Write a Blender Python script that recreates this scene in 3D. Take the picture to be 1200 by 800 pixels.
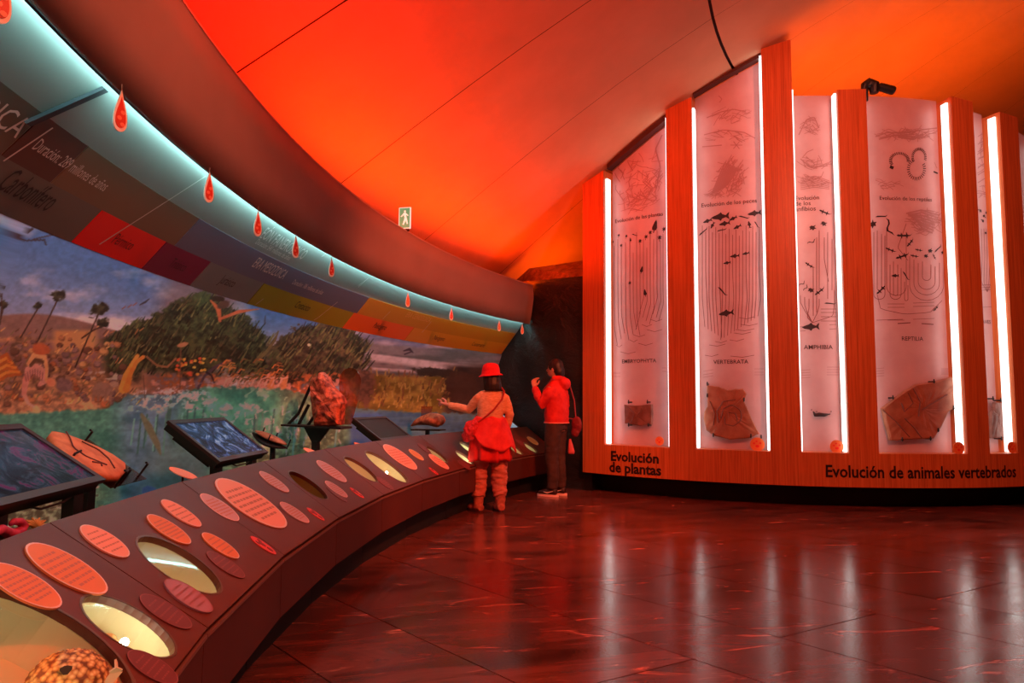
import bpy, bmesh, math, random
import numpy as np
from mathutils import Vector, Matrix, noise
from mathutils.geometry import tessellate_polygon

for o in list(bpy.data.objects):
    bpy.data.objects.remove(o, do_unlink=True)
SC = bpy.context.scene
COL = SC.collection
random.seed(7)
RNG = np.random.default_rng(11)
R_ = math.radians

# ------------------------------------------------------------------ camera
FPX = 800.0                      # focal length in pixels of the 1200x800 frame
PITCH = math.atan(68 / FPX)
ROLL = R_(0.5)
CAM = np.array([0.0, 0.0, 1.25])
_F = np.array([0, math.cos(PITCH), math.sin(PITCH)])
_U0 = np.array([0, -math.sin(PITCH), math.cos(PITCH)])
_R0 = np.array([1.0, 0, 0])
_U = _U0 * math.cos(ROLL) - _R0 * math.sin(ROLL)
_R = _R0 * math.cos(ROLL) + _U0 * math.sin(ROLL)
cd = bpy.data.cameras.new('camera')
cam = bpy.data.objects.new('camera', cd)
COL.objects.link(cam)
cd.sensor_width = 36.0
cd.lens = FPX / 1200 * 36.0
cd.clip_start = 0.05
m = Matrix.Identity(4)
for i in range(3):
    m[i][0] = _R[i]; m[i][1] = _U[i]; m[i][2] = -_F[i]; m[i][3] = CAM[i]
cam.matrix_world = m
SC.camera = cam

# ------------------------------------------------------------------ world, exposure
SC.view_settings.view_transform = 'Standard'
SC.view_settings.look = 'None'
SC.view_settings.exposure = 0.0
SC.view_settings.gamma = 1.0
SC.view_settings.use_curve_mapping = False
w = bpy.data.worlds.new('world')
SC.world = w
w.use_nodes = True
w.node_tree.nodes['Background'].inputs[0].default_value = (0.03, 0.006, 0.004, 1)
w.node_tree.nodes['Background'].inputs[1].default_value = 1.0

# light levels of the room's lamps and the added fill spots (W/m2 style emission strengths)
COVE_POWER = 58.0
LIP_POWER = 34.0
STRIP_POWER = 2.8
TOP_POWER = 46.0
SPOT_POWER = 1300.0
WELL_POWER = 9.0

# ------------------------------------------------------------------ geometry of the rotunda
CX, CY = 10.5, 3.8               # centre of the round hall
SX, SY = 4.55, 13.1              # centre of the curved display wall
SR = 5.01

def ray(x, y):
    return _F + _R * (x - 600) / FPX + _U * (400 - y) / FPX

def proj(P):
    v = np.asarray(P) - CAM
    d = v @ _F
    return 600 + FPX * (v @ _R) / d, 400 - FPX * (v @ _U) / d

def on_z(x, y, z):
    d = ray(x, y)
    return CAM + d * (z - CAM[2]) / d[2]

def hall(r, th, z):              # th in degrees
    t = R_(th)
    return np.array([CX - r * math.cos(t), CY + r * math.sin(t), z])

def hall_rt(P):
    return math.hypot(P[0] - CX, P[1] - CY), math.degrees(math.atan2(P[1] - CY, CX - P[0]))

def on_r(x, y, r):               # pixel -> (theta, z) on a cylinder of the hall
    d = ray(x, y); o = CAM[:2] - np.array([CX, CY])
    a = d[:2] @ d[:2]; b = o @ d[:2]; c = o @ o - r * r
    t = (-b + math.sqrt(b * b - a * c)) / a
    P = CAM + t * d
    return hall_rt(P)[1], P[2]

def at_theta(x, y, th):          # pixel -> (r, z) on a radial plane
    t_ = R_(th); n = np.array([math.sin(t_), math.cos(t_)])
    d = ray(x, y)
    t = ((np.array([CX, CY]) - CAM[:2]) @ n) / (d[:2] @ n)
    P = CAM + t * d
    return hall_rt(P)[0], P[2]

def on_cone(x, y, r0, z0, r1, z1):
    d = ray(x, y)
    k = (r1 - r0) / (z1 - z0)
    lo = None
    ts = np.linspace(0.4, 16, 6000)
    P = CAM + ts[:, None] * d
    s = np.hypot(P[:, 0] - CX, P[:, 1] - CY) - (r0 + (P[:, 2] - z0) * k)
    i = np.where(np.sign(s[1:]) != np.sign(s[:-1]))[0]
    j = i[0]
    f = s[j] / (s[j] - s[j + 1])
    return P[j] + (P[j + 1] - P[j]) * f

def dwall(r, ph, z):             # ph in degrees, display wall
    p = R_(ph)
    return np.array([SX + r * math.sin(p), SY - r * math.cos(p), z])

def on_wall(x, y, r):            # pixel -> (phi, z) on the display wall cylinder
    d = ray(x, y); o = CAM[:2] - np.array([SX, SY])
    a = d[:2] @ d[:2]; b = o @ d[:2]; c = o @ o - r * r
    t = (-b - math.sqrt(max(b * b - a * c, 0))) / a
    P = CAM + t * d
    return math.degrees(math.atan2(P[0] - SX, SY - P[1])), P[2]

_cr = np.array([0, 5, 8.46, 9.67, 10.94, 12.0, 12.7]); _cz = np.array([7.2, 6.85, 5.8, 5.2, 4.47, 3.8, 3.3])
_cc = np.linalg.lstsq(np.stack([np.ones_like(_cr), _cr ** 2, _cr ** 4, _cr ** 6], 1), _cz, rcond=None)[0]
def ceil_z(r):
    return _cc[0] + _cc[1] * r ** 2 + _cc[2] * r ** 4 + _cc[3] * r ** 6

# ------------------------------------------------------------------ materials
def lin(c):
    c = [v / 255.0 if max(c) > 1.001 else v for v in c[:3]]
    return tuple((v / 12.92 if v <= 0.04045 else ((v + 0.055) / 1.055) ** 2.4) for v in c) + (1.0,)

def mat(name, col=(200, 200, 200), rough=0.5, metal=0.0, spec=0.5, emit=None, estr=0.0, coat=0.0):
    M = bpy.data.materials.new(name); M.use_nodes = True
    b = M.node_tree.nodes['Principled BSDF']
    b.inputs['Base Color'].default_value = lin(col)
    b.inputs['Roughness'].default_value = rough
    b.inputs['Metallic'].default_value = metal
    b.inputs['Specular IOR Level'].default_value = spec
    b.inputs['Coat Weight'].default_value = coat
    if emit:
        b.inputs['Emission Color'].default_value = lin(emit)
        b.inputs['Emission Strength'].default_value = estr
    return M

def N(M, t, **kw):
    n = M.node_tree.nodes.new(t)
    for k, v in kw.items(): setattr(n, k, v)
    return n

def bsdf(M): return M.node_tree.nodes['Principled BSDF']
def L(M, a, b): M.node_tree.links.new(a, b)

def ramp(M, fac, stops, interp='LINEAR'):
    r = N(M, 'ShaderNodeValToRGB'); r.color_ramp.interpolation = interp
    e = r.color_ramp.elements
    while len(e) < len(stops): e.new(0.5)
    for el, (p, c) in zip(e, stops): el.position = p; el.color = lin(c)
    L(M, fac, r.inputs[0])
    return r.outputs[0]

def coords(M, scale=(1, 1, 1), kind='Object', rot=(0, 0, 0)):
    if kind == 'World':
        g = N(M, 'ShaderNodeNewGeometry'); out = g.outputs['Position']
    else:
        g = N(M, 'ShaderNodeTexCoord'); out = g.outputs[kind]
    mp = N(M, 'ShaderNodeMapping')
    mp.inputs['Scale'].default_value = scale; mp.inputs['Rotation'].default_value = rot
    L(M, out, mp.inputs[0])
    return mp.outputs[0]

def tnoise(M, vec, scale, detail=4, rough=0.55, dist=0.0):
    n = N(M, 'ShaderNodeTexNoise')
    n.inputs['Scale'].default_value = scale; n.inputs['Detail'].default_value = detail
    n.inputs['Roughness'].default_value = rough; n.inputs['Distortion'].default_value = dist
    L(M, vec, n.inputs['Vector'])
    return n.outputs[0]

def bump(M, h, strength=0.3, dist=0.01):
    b = N(M, 'ShaderNodeBump'); b.inputs['Strength'].default_value = strength; b.inputs['Distance'].default_value = dist
    L(M, h, b.inputs['Height']); L(M, b.outputs[0], bsdf(M).inputs['Normal'])

def mixc(M, fac, a, b):
    x = N(M, 'ShaderNodeMix', data_type='RGBA')
    L(M, fac, x.inputs['Factor'])
    for s, v in ((x.inputs[6], a), (x.inputs[7], b)):
        if isinstance(v, tuple): s.default_value = lin(v)
        else: L(M, v, s)
    return x.outputs[2]

def noisy(name, c1, c2, scale, rough=0.6, bmp=0.0, detail=5, sc=(1, 1, 1), kind='Object', spec=0.4, lo=0.35, hi=0.65, coat=0.0):
    M = mat(name, c1, rough, spec=spec, coat=coat)
    n = tnoise(M, coords(M, sc, kind), scale, detail)
    L(M, ramp(M, n, [(lo, c1), (hi, c2)]), bsdf(M).inputs['Base Color'])
    if bmp: bump(M, n, bmp, 0.02)
    return M

def clear(name, tint=(255, 255, 255), alpha=0.12, rough=0.03):
    M = bpy.data.materials.new(name); M.use_nodes = True
    nt = M.node_tree; nt.nodes.remove(nt.nodes['Principled BSDF'])
    out = nt.nodes['Material Output']
    t = nt.nodes.new('ShaderNodeBsdfTransparent'); t.inputs[0].default_value = lin(tint)
    g = nt.nodes.new('ShaderNodeBsdfGlossy'); g.inputs['Roughness'].default_value = rough
    fr = nt.nodes.new('ShaderNodeFresnel'); fr.inputs[0].default_value = 1.45
    ad = nt.nodes.new('ShaderNodeMath'); ad.operation = 'ADD'; ad.inputs[1].default_value = alpha
    nt.links.new(fr.outputs[0], ad.inputs[0])
    mx = nt.nodes.new('ShaderNodeMixShader')
    nt.links.new(ad.outputs[0], mx.inputs[0]); nt.links.new(t.outputs[0], mx.inputs[1]); nt.links.new(g.outputs[0], mx.inputs[2])
    nt.links.new(mx.outputs[0], out.inputs[0])
    return M

def glow(name, col, s):
    return mat(name, (20, 20, 20), 0.6, emit=col, estr=s)

MT = {}
# floor: polished red-brown veined stone
M = MT['floor'] = mat('red_stone', (95, 38, 30), 0.23, spec=0.55)
oi = N(M, 'ShaderNodeObjectInfo')
va = N(M, 'ShaderNodeVectorMath', operation='ADD')
rv = N(M, 'ShaderNodeVectorMath', operation='SCALE'); rv.inputs['Scale'].default_value = 9.0
cx = N(M, 'ShaderNodeCombineXYZ'); L(M, oi.outputs['Random'], cx.inputs[0]); L(M, oi.outputs['Random'], cx.inputs[1])
L(M, cx.outputs[0], rv.inputs[0])
L(M, coords(M, (1, 1, 1), 'World', (0, 0, R_(-12))), va.inputs[0]); L(M, rv.outputs[0], va.inputs[1])
st = N(M, 'ShaderNodeMapping'); st.inputs['Scale'].default_value = (0.7, 2.6, 1.0); L(M, va.outputs[0], st.inputs[0])
n1 = tnoise(M, st.outputs[0], 1.3, 8, 0.6, 1.0)
base = ramp(M, n1, [(0.32, (70, 38, 33)), (0.46, (104, 56, 48)), (0.58, (124, 66, 56)), (0.68, (84, 44, 38))])
n2 = tnoise(M, st.outputs[0], 2.6, 7, 0.62, 1.4)
vein = ramp(M, n2, [(0.60, (0, 0, 0)), (0.645, (130, 130, 130)), (0.69, (255, 255, 255))])
L(M, mixc(M, vein, base, (224, 130, 100)), bsdf(M).inputs['Base Color'])
L(M, ramp(M, n1, [(0.3, (100, 100, 100)), (0.7, (128, 128, 128))]), bsdf(M).inputs['Roughness'])
bump(M, tnoise(M, coords(M, (1, 1, 1), 'World'), 60, 3), 0.06, 0.01)
MT['joint'] = mat('floor_joint', (30, 12, 10), 0.8)
MT['ceiling'] = noisy('ceiling_fabric', (226, 186, 150), (216, 176, 140), 1.4, 0.75, spec=0.15, kind='World')
MT['seam'] = mat('ceiling_seam', (70, 35, 30), 0.8)
MT['soffit'] = noisy('soffit_plaster', (164, 128, 118), (156, 120, 110), 2.0, 0.6, spec=0.25, kind='World')
M = MT['wood'] = mat('cherry_veneer', (170, 60, 25), 0.42, spec=0.35)
g1 = tnoise(M, coords(M, (42, 42, 0.9), 'World'), 1.3, 6, 0.65, 0.3)
g2 = tnoise(M, coords(M, (150, 150, 2.5), 'World'), 1.0, 3, 0.6)
wc = ramp(M, g1, [(0.3, (170, 88, 44)), (0.52, (204, 112, 58)), (0.72, (216, 128, 70))])
L(M, mixc(M, ramp(M, g2, [(0.35, (0, 0, 0)), (0.75, (90, 90, 90))]), wc, (136, 62, 32)), bsdf(M).inputs['Base Color'])
MT['panel'] = noisy('panel_acrylic', (206, 168, 168), (196, 156, 156), 3.0, 0.35, spec=0.3, kind='World')
MT['print_dark'] = mat('print_black', (42, 20, 22), 0.6)
MT['print_mid'] = mat('print_grey', (118, 62, 62), 0.6)
MT['print_soft'] = mat('print_soft', (172, 122, 120), 0.6)
MT['print_faint'] = mat('print_faint', (176, 122, 122), 0.6)
MT['black'] = mat('black_paint', (14, 11, 12), 0.5)
MT['kick'] = mat('black_kick', (12, 8, 8), 0.7)
MT['black_metal'] = mat('black_steel', (22, 17, 17), 0.4, spec=0.5)
MT['letter'] = mat('letter_black', (34, 14, 14), 0.45)
MT['strip'] = glow('white_led_tube', (255, 246, 240), STRIP_POWER)
MT['lip_led'] = glow('cool_led_strip', (158, 230, 232), LIP_POWER)
MT['top_led'] = glow('orange_uplight_lens', (255, 98, 12), TOP_POWER)
MT['counter'] = noisy('brown_counter', (102, 44, 25), (92, 38, 21), 2.5, 0.4, kind='World', spec=0.4)
MT['fascia'] = noisy('counter_front', (92, 44, 34), (84, 38, 30), 3.0, 0.5, kind='World')
MT['edge'] = mat('counter_edge', (140, 100, 92), 0.35)
MT['disc_orange'] = mat('disc_orange', (242, 134, 72), 0.5)
MT['disc_coral'] = mat('disc_coral', (255, 160, 128), 0.5)
MT['disc_pink'] = mat('disc_pink', (216, 162, 160), 0.5)
MT['disc_amber'] = mat('disc_amber', (240, 160, 70), 0.5)
MT['disc_dark'] = mat('disc_maroon', (116, 52, 50), 0.4)
MT['disc_purple_lit'] = mat('disc_purple_lit', (170, 120, 132), 0.25, spec=0.6)  # maroon disc with the purple light on it put into its colour
MT['disc_red'] = mat('disc_red', (240, 60, 52), 0.4)
MT['disc_line'] = mat('disc_text', (208, 122, 94), 0.6)
MT['disc_line2'] = mat('disc_text_relief', (150, 84, 80), 0.5)
MT['rim'] = mat('disc_rim', (255, 205, 185), 0.4)
MT['well'] = mat('case_cream', (206, 204, 164), 0.5)
MT['well_dim'] = mat('case_olive', (120, 104, 56), 0.5)
MT['well_led'] = glow('case_led', (255, 246, 214), WELL_POWER)
MT['added_bulb'] = glow('glint_bulb', (255, 244, 214), 60.0)
MT['glass'] = clear('clear_glass', (250, 252, 246), 0.03)
MT['acrylic'] = clear('clear_acrylic', (240, 196, 180), 0.14, 0.15)
MT['chrome'] = mat('bright_steel', (200, 190, 180), 0.25, metal=1.0)
MT['rock_orange'] = noisy('orange_sandstone', (236, 140, 92), (206, 110, 70), 14, 0.7, 0.4)
MT['rock_red'] = noisy('red_fossil', (214, 112, 78), (120, 50, 36), 22, 0.55, 0.8, lo=0.4, hi=0.6)
MT['rock_tan'] = noisy('tan_fossil', (226, 140, 96), (150, 76, 50), 18, 0.6, 0.6)
MT['rock_slab'] = noisy('brown_slab', (172, 112, 84), (146, 88, 64), 7, 0.6, 0.35)
MT['rock_slab2'] = noisy('grey_slab', (142, 100, 88), (112, 74, 66), 9, 0.6, 0.35)
MT['rock_line'] = mat('fossil_trace', (112, 62, 48), 0.6)
MT['bone'] = noisy('bone_shell', (240, 212, 150), (176, 116, 58), 20, 0.6, 0.5)
M = MT['scales'] = mat('scaly_shell', (238, 206, 130), 0.55)
vt = N(M, 'ShaderNodeTexVoronoi'); vt.inputs['Scale'].default_value = 78.0; L(M, coords(M), vt.inputs['Vector'])
L(M, ramp(M, vt.outputs['Distance'], [(0.15, (252, 226, 150)), (0.5, (214, 162, 84)), (0.75, (120, 72, 34))]), bsdf(M).inputs['Base Color'])
bump(M, vt.outputs['Distance'], -0.9, 0.01)
MT['bone_dark'] = mat('bone_dark', (70, 52, 34), 0.7)
MT['shard'] = mat('bone_shard', (246, 226, 178), 0.5)
MT['coral'] = noisy('pink_coral', (214, 70, 104), (170, 44, 84), 30, 0.6)
MT['anemone'] = mat('yellow_anemone', (214, 184, 110), 0.6)
MT['drop_red'] = mat('drop_red', (226, 62, 40), 0.35)
MT['drop_amber'] = mat('drop_amber', (214, 122, 60), 0.35)
MT['drop_rim'] = mat('drop_rim', (255, 226, 212), 0.3)
MT['thread'] = mat('thread', (190, 180, 170), 0.5)
MT['drop_mark'] = mat('drop_mark', (250, 130, 96), 0.4)

# dark rock wall: very dark, scattered pale specks
M = MT['rock'] = mat('dark_rock', (30, 20, 18), 0.55)
vv = coords(M, (1, 1, 1), 'World')
a = tnoise(M, vv, 2.6, 8, 0.65, 0.6)
sp = tnoise(M, vv, 17, 4, 0.7, 0.5)
bc = ramp(M, a, [(0.3, (13, 9, 9)), (0.5, (22, 15, 13)), (0.66, (34, 25, 20)), (0.75, (46, 38, 30))])
L(M, mixc(M, ramp(M, sp, [(0.66, (0, 0, 0)), (0.72, (200, 200, 200))]), bc, (90, 78, 66)), bsdf(M).inputs['Base Color'])
bump(M, a, 0.7, 0.06)
M = MT['rock_top'] = mat('rock_cap', (90, 60, 46), 0.45)
a = tnoise(M, coords(M, (1, 1, 1), 'World'), 9, 8, 0.65)
L(M, ramp(M, a, [(0.35, (84, 46, 36)), (0.65, (150, 104, 70))]), bsdf(M).inputs['Base Color'])
bump(M, a, 0.8, 0.05)
# console screens (they glow)
def screen_mat(name, cols, scale, strength, dist=2.5):
    M = mat(name, (10, 10, 14), 0.15, spec=0.6)
    v = coords(M, (1, 1, 1), 'Object', (0.3, 0.2, 0.6))
    n = tnoise(M, v, scale, 8, 0.65, dist)
    c = ramp(M, n, cols)
    L(M, c, bsdf(M).inputs['Emission Color']); bsdf(M).inputs['Emission Strength'].default_value = strength
    return M
MT['screen_a'] = screen_mat('screen_reef', [(0.36, (8, 14, 20)), (0.47, (26, 38, 50)), (0.54, (50, 70, 86)), (0.60, (120, 34, 80)), (0.68, (48, 18, 44))], 7.0, 0.6)
MT['screen_b'] = screen_mat('screen_sea', [(0.38, (10, 14, 26)), (0.49, (30, 44, 72)), (0.57, (70, 96, 146)), (0.66, (170, 176, 196))], 7.0, 0.75)
MT['screen_off'] = mat('screen_dark', (40, 34, 38), 0.25, spec=0.6)
MT['screen_c'] = screen_mat('screen_pale', [(0.3, (120, 150, 175)), (0.6, (190, 205, 214))], 5.0, 0.6)
MT['bezel'] = mat('console_bezel', (58, 30, 30), 0.4)
MT['exit'] = mat('exit_green', (20, 80, 50), 0.5, emit=(80, 165, 115), estr=0.7)
MT['exit_white'] = mat('exit_white', (120, 130, 120), 0.5, emit=(225, 245, 225), estr=0.75)
MT['skin'] = mat('skin', (196, 140, 118), 0.6)
MT['hair'] = mat('dark_hair', (26, 14, 15), 0.5)

# ------------------------------------------------------------------ object helpers
BASE = {}
def put(o, label=None, cat=None, group=None, kind=None):
    if label: o['label'] = label
    if cat: o['category'] = cat
    if group: o['group'] = group
    if kind: o['kind'] = kind
    return o

def thing(name, loc, label, cat, group=None):
    o = bpy.data.objects.new(name, None); COL.objects.link(o)
    o.empty_display_size = 0.1
    o.location = Vector(loc); BASE[o.name] = Vector(loc)
    return put(o, label, cat, group)

def mk(name, verts, faces, material, parent=None, smooth=False, kind=None, label=None, cat=None, group=None, loc=None):
    """World-space vertices -> one mesh object (child of parent, or top level with its origin at loc)."""
    base = BASE[parent.name] if parent else Vector(loc if loc is not None else (0, 0, 0))
    me = bpy.data.meshes.new(name)
    me.from_pydata([(v[0] - base[0], v[1] - base[1], v[2] - base[2]) for v in verts], [], [tuple(f) for f in faces])
    me.update()
    if smooth: me.polygons.foreach_set('use_smooth', [True] * len(me.polygons))
    me.materials.append(MT[material] if isinstance(material, str) else material)
    o = bpy.data.objects.new(name, me); COL.objects.link(o)
    BASE[o.name] = base
    if parent: o.parent = parent
    else: o.location = base
    return put(o, label, cat, group, kind)

class G:                         # geometry collector, world space
    def __init__(s): s.v = []; s.f = []
    def add(s, vs, fs):
        k = len(s.v); s.v += [tuple(map(float, q)) for q in vs]; s.f += [tuple(i + k for i in f) for f in fs]; return s
    def box8(s, p):              # p: bottom 4 (ccw), top 4
        return s.add(p, [(3, 2, 1, 0), (4, 5, 6, 7), (0, 1, 5, 4), (1, 2, 6, 5), (2, 3, 7, 6), (3, 0, 4, 7)])
    def obox(s, o, ex, ey, ez, x0, x1, y0, y1, z0, z1):
        o, ex, ey, ez = map(np.asarray, (o, ex, ey, ez))
        return s.box8([o + ex * x + ey * y + ez * z for z in (z0, z1) for x, y in ((x0, y0), (x1, y0), (x1, y1), (x0, y1))])
    def tube(s, pts, rad, seg=10, cap=True, ell=None):
        pts = [np.asarray(p, float) for p in pts]
        rad = [rad] * len(pts) if np.isscalar(rad) else rad
        up = None; k = len(s.v); n = len(pts)
        for i, p in enumerate(pts):
            t = pts[min(i + 1, n - 1)] - pts[max(i - 1, 0)]; t = t / (np.linalg.norm(t) + 1e-9)
            if up is None:
                up = np.array([0, 0, 1.0]) if abs(t[2]) < 0.9 else np.array([0, 1.0, 0])
            a = np.cross(t, up); a /= np.linalg.norm(a) + 1e-9
            b = np.cross(a, t); up = b
            e = ell[i] if ell else 1.0
            for j in range(seg):
                q = 2 * math.pi * j / seg
                s.v.append(tuple(p + rad[i] * (a * math.cos(q) + b * e * math.sin(q))))
        for i in range(n - 1):
            for j in range(seg):
                j2 = (j + 1) % seg
                s.f.append((k + i * seg + j, k + i * seg + j2, k + (i + 1) * seg + j2, k + (i + 1) * seg + j))
        if cap:
            s.f.append(tuple(k + j for j in range(seg))[::-1]); s.f.append(tuple(k + (n - 1) * seg + j for j in range(seg)))
        return s
    def ball(s, c, rx, ry, rz, seg=14, rings=9):
        k = len(s.v)
        for i in range(rings + 1):
            t = math.pi * i / rings
            for j in range(seg):
                q = 2 * math.pi * j / seg
                s.v.append((c[0] + rx * math.sin(t) * math.cos(q), c[1] + ry * math.sin(t) * math.sin(q), c[2] + rz * math.cos(t)))
        for i in range(rings):
            for j in range(seg):
                j2 = (j + 1) % seg
                s.f.append((k + i * seg + j, k + (i + 1) * seg + j, k + (i + 1) * seg + j2, k + i * seg + j2))
        return s
    def ring_extrude(s, outer, n, t):   # closed outline in 3D + thickness along n
        o = [np.asarray(p) for p in outer]; n = np.asarray(n); k = len(o)
        return s.add(o + [p + n * t for p in o], [tuple(range(k))[::-1], tuple(range(k, 2 * k))] + [(i, (i + 1) % k, k + (i + 1) % k, k + i) for i in range(k)])
    def build(s, name, material, parent=None, **kw): return mk(name, s.v, s.f, material, parent, **kw)

def rev(name, prof, th0, th1, step, material, parent=None, closed=False, fn=hall, **kw):
    """Surface of revolution: profile [(r,z)...] swept from th0 to th1."""
    n = max(2, int(math.ceil(abs(th1 - th0) / step)) + 1)
    ths = np.linspace(th0, th1, n); v = []; f = []; k = len(prof)
    for t in ths:
        for r, z in prof: v.append(fn(r, t, z))
    for i in range(n - 1):
        for j in range(k if closed else k - 1):
            j2 = (j + 1) % k
            f.append((i * k + j, i * k + j2, (i + 1) * k + j2, (i + 1) * k + j))
    if closed:
        f.append(tuple(range(k))); f.append(tuple((n - 1) * k + j for j in range(k))[::-1])
    return mk(name, v, f, material, parent, **kw)

_txt = {}
def text_geo(s, bold=0.0, shear=0.0):
    key = (s, bold, shear)
    if key in _txt: return _txt[key]
    c = bpy.data.curves.new('t', 'FONT'); c.body = s; c.size = 1.0; c.resolution_u = 2; c.offset = bold; c.shear = shear
    o = bpy.data.objects.new('t', c); COL.objects.link(o)
    dg = bpy.context.evaluated_depsgraph_get(); dg.update()
    me = o.evaluated_get(dg).to_mesh()
    v = np.array([q.co[:] for q in me.vertices]); f = [tuple(p.vertices) for p in me.polygons]
    o.evaluated_get(dg).to_mesh_clear()
    bpy.data.objects.remove(o); bpy.data.curves.remove(c)
    _txt[key] = (v, f); return v, f

def text_on(name, s, x0, x1, base, hscale, fn, material, parent, bold=0.0, shear=0.0, depth=0.0):
    """Letters fitted between x0..x1 (surface metres), baseline at base; fn(x, y) -> world point."""
    v, f = text_geo(s, bold, shear)
    w = v[:, 0].max() - v[:, 0].min(); sc = (x1 - x0) / w
    sy = hscale if hscale else sc
    vs = [fn(x0 + (q[0] - v[:, 0].min()) * sc, base + q[1] * sy) for q in v]
    return mk(name, vs, f, material, parent)

print('helpers ok')

# ================================================================== SETTING
# ---- floor: base + individual stone slabs
fl = mk('floor', [(-5, -4, -0.03), (14, -4, -0.03), (14, 15, -0.03), (-5, 15, -0.03), (-5, -4, -0.008), (14, -4, -0.008), (14, 15, -0.008), (-5, 15, -0.008)],
        [(3, 2, 1, 0), (4, 5, 6, 7), (0, 1, 5, 4), (1, 2, 6, 5), (2, 3, 7, 6), (3, 0, 4, 7)], 'joint', kind='structure',
        label='polished red-brown stone slab floor of the hall')
e1 = np.array([math.cos(R_(30)), math.sin(R_(30))]); e2 = np.array([math.cos(R_(-48)), math.sin(R_(-48))])
P0 = np.array([0.57, 4.72])
bounds = [0.0]
for i in range(9): bounds.append(bounds[-1] + (0.86 if i % 2 == 0 else 0.63))
for i in range(9): bounds.insert(0, bounds[0] - (0.63 if i % 2 == 0 else 0.86))
gap = 0.0038
for ci in range(len(bounds) - 1):
    s0, s1 = bounds[ci] + gap, bounds[ci + 1] - gap
    cuts = [0.0]
    while cuts[-1] < 8: cuts.append(cuts[-1] + (1.3 if (ci % 2 and cuts[-1] == 0) else 2.9))
    k = 0
    while cuts[0] > -8.5: cuts.insert(0, cuts[0] - (1.4 if (ci % 2 == 0 and k == 0) else 2.9)); k += 1
    for c0, c1 in zip(cuts[:-1], cuts[1:]):
        mid = P0 + e1 * (s0 + s1) / 2 + e2 * (c0 + c1) / 2
        if math.hypot(mid[0] - CX, mid[1] - CY) > 12.9 or mid[1] < -2.5 or mid[0] > 11 or mid[1] > 11.5: continue
        if math.hypot(mid[0] - SX, mid[1] - SY) < 3.6: continue
        q = [P0 + e1 * a + e2 * b for a, b in ((s0, c0 + gap), (s0, c1 - gap), (s1, c1 - gap), (s1, c0 + gap))]
        v = [(p[0], p[1], z) for z in (-0.02, 0.0) for p in q]
        BASE['_s'] = Vector((mid[0], mid[1], 0))
        me = bpy.data.meshes.new('stone_slab')
        me.from_pydata([(a - mid[0], b - mid[1], c) for a, b, c in v], [], [(4, 5, 6, 7), (0, 1, 5, 4), (1, 2, 6, 5), (2, 3, 7, 6), (3, 0, 4, 7)])
        me.materials.append(MT['floor'])
        o = bpy.data.objects.new('stone_slab', me); COL.objects.link(o)
        o.parent = fl; o.location = (mid[0], mid[1], 0)

# ---- ceiling: vaulted fabric panels between seams
ce = rev('ceiling', [(r, ceil_z(r) + 0.05) for r in np.linspace(0.1, 13.42, 30)], -180, 180, 3.0, 'seam', kind='structure',
         label='vaulted fabric ceiling washed in red and orange light', smooth=True)
SEAM0, SEAMD = 3.45, 9.9
k0 = -6
for k in range(k0, 13):
    for ra, rb, nr, gp_ in ((4.6, 8.985, 6, 0.012), (9.015, 13.38, 9, 0.02 + 0.02 * (k in (-1, 0)))):
        t0 = SEAM0 + SEAMD * k + gp_; t1 = SEAM0 + SEAMD * (k + 1) - gp_
        rs = np.linspace(ra, rb, nr); v = []; f = []; nt = 6
        for t in np.linspace(t0, t1, nt):
            for r in rs: v.append(hall(r, t, ceil_z(r)))
        for i in range(nt - 1):
            for j in range(nr - 1): f.append((i * nr + j, (i + 1) * nr + j, (i + 1) * nr + j + 1, i * nr + j + 1))
        mk('ceiling_panel', v, f, 'ceiling', ce, smooth=True)
rev('ceiling_panel', [(r, ceil_z(r)) for r in np.linspace(0.1, 4.57, 6)], -180, 180, 10, 'ceiling', ce, smooth=True)

# ---- outer walls of the hall beyond the mural (behind the display wall and behind the camera)
rev('wall_back', [(13.36, 0), (13.36, 2.9)], 32.5, 330, 4, noisy('hall_wall', (150, 84, 66), (130, 70, 54), 2, 0.7, kind='World'), kind='structure',
    label='plain curved outer wall behind the display wall', smooth=True)

# ---- curved soffit above the mural
END = 31.6
START = -30.0
so = rev('trim_1', [(12.02, 2.365), (11.985, 2.55), (11.955, 2.75), (11.97, 2.945), (12.0, 2.955), (12.03, 2.93), (12.04, 2.85), (13.3, 2.82), (13.3, 2.79), (12.10, 2.79), (12.045, 2.375)],
         START, END, 1.0, 'soffit', closed=True, kind='structure', label='curved brown soffit running above the mural', smooth=False)
so.data.polygons.foreach_set('use_smooth', [len(p.vertices) == 4 for p in so.data.polygons])
rev('upper_bevel', [(11.966, 2.94), (11.972, 2.958), (11.99, 2.962)], START, END, 1.0, mat('soffit_edge', (190, 140, 120), 0.4), so)

# ---- mural wall: curved painted cyclorama, colours painted per vertex
PROF = [(12.505, 1.935), (12.56, 1.78), (12.62, 1.58), (12.69, 1.34), (12.755, 1.08), (12.80, 0.86), (12.83, 0.66), (12.84, 0.45)]
pl = np.array(PROF); cum = np.concatenate([[0], np.cumsum(np.hypot(*np.diff(pl, axis=0).T))])
NROW = 250
sv = np.linspace(0, cum[-1], NROW)
pr = np.interp(sv, cum, pl[:, 0]); pz = np.interp(sv, cum, pl[:, 1])
tvis = [on_r(px, 440, 12.68)[0] for px in np.arange(-30, 590, 1.0)]
tvis = [t for t in tvis if t < END - 0.02] + [END]
tcol = np.concatenate([np.linspace(START, tvis[0] - 0.2, 40), np.array(tvis)])
TT, RR = np.meshgrid(np.radians(tcol), pr, indexing='ij'); ZZ = np.broadcast_to(pz, TT.shape)
VX = CX - RR * np.cos(TT); VY = CY + RR * np.sin(TT)
PV = np.stack([VX, VY, ZZ], -1)
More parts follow.
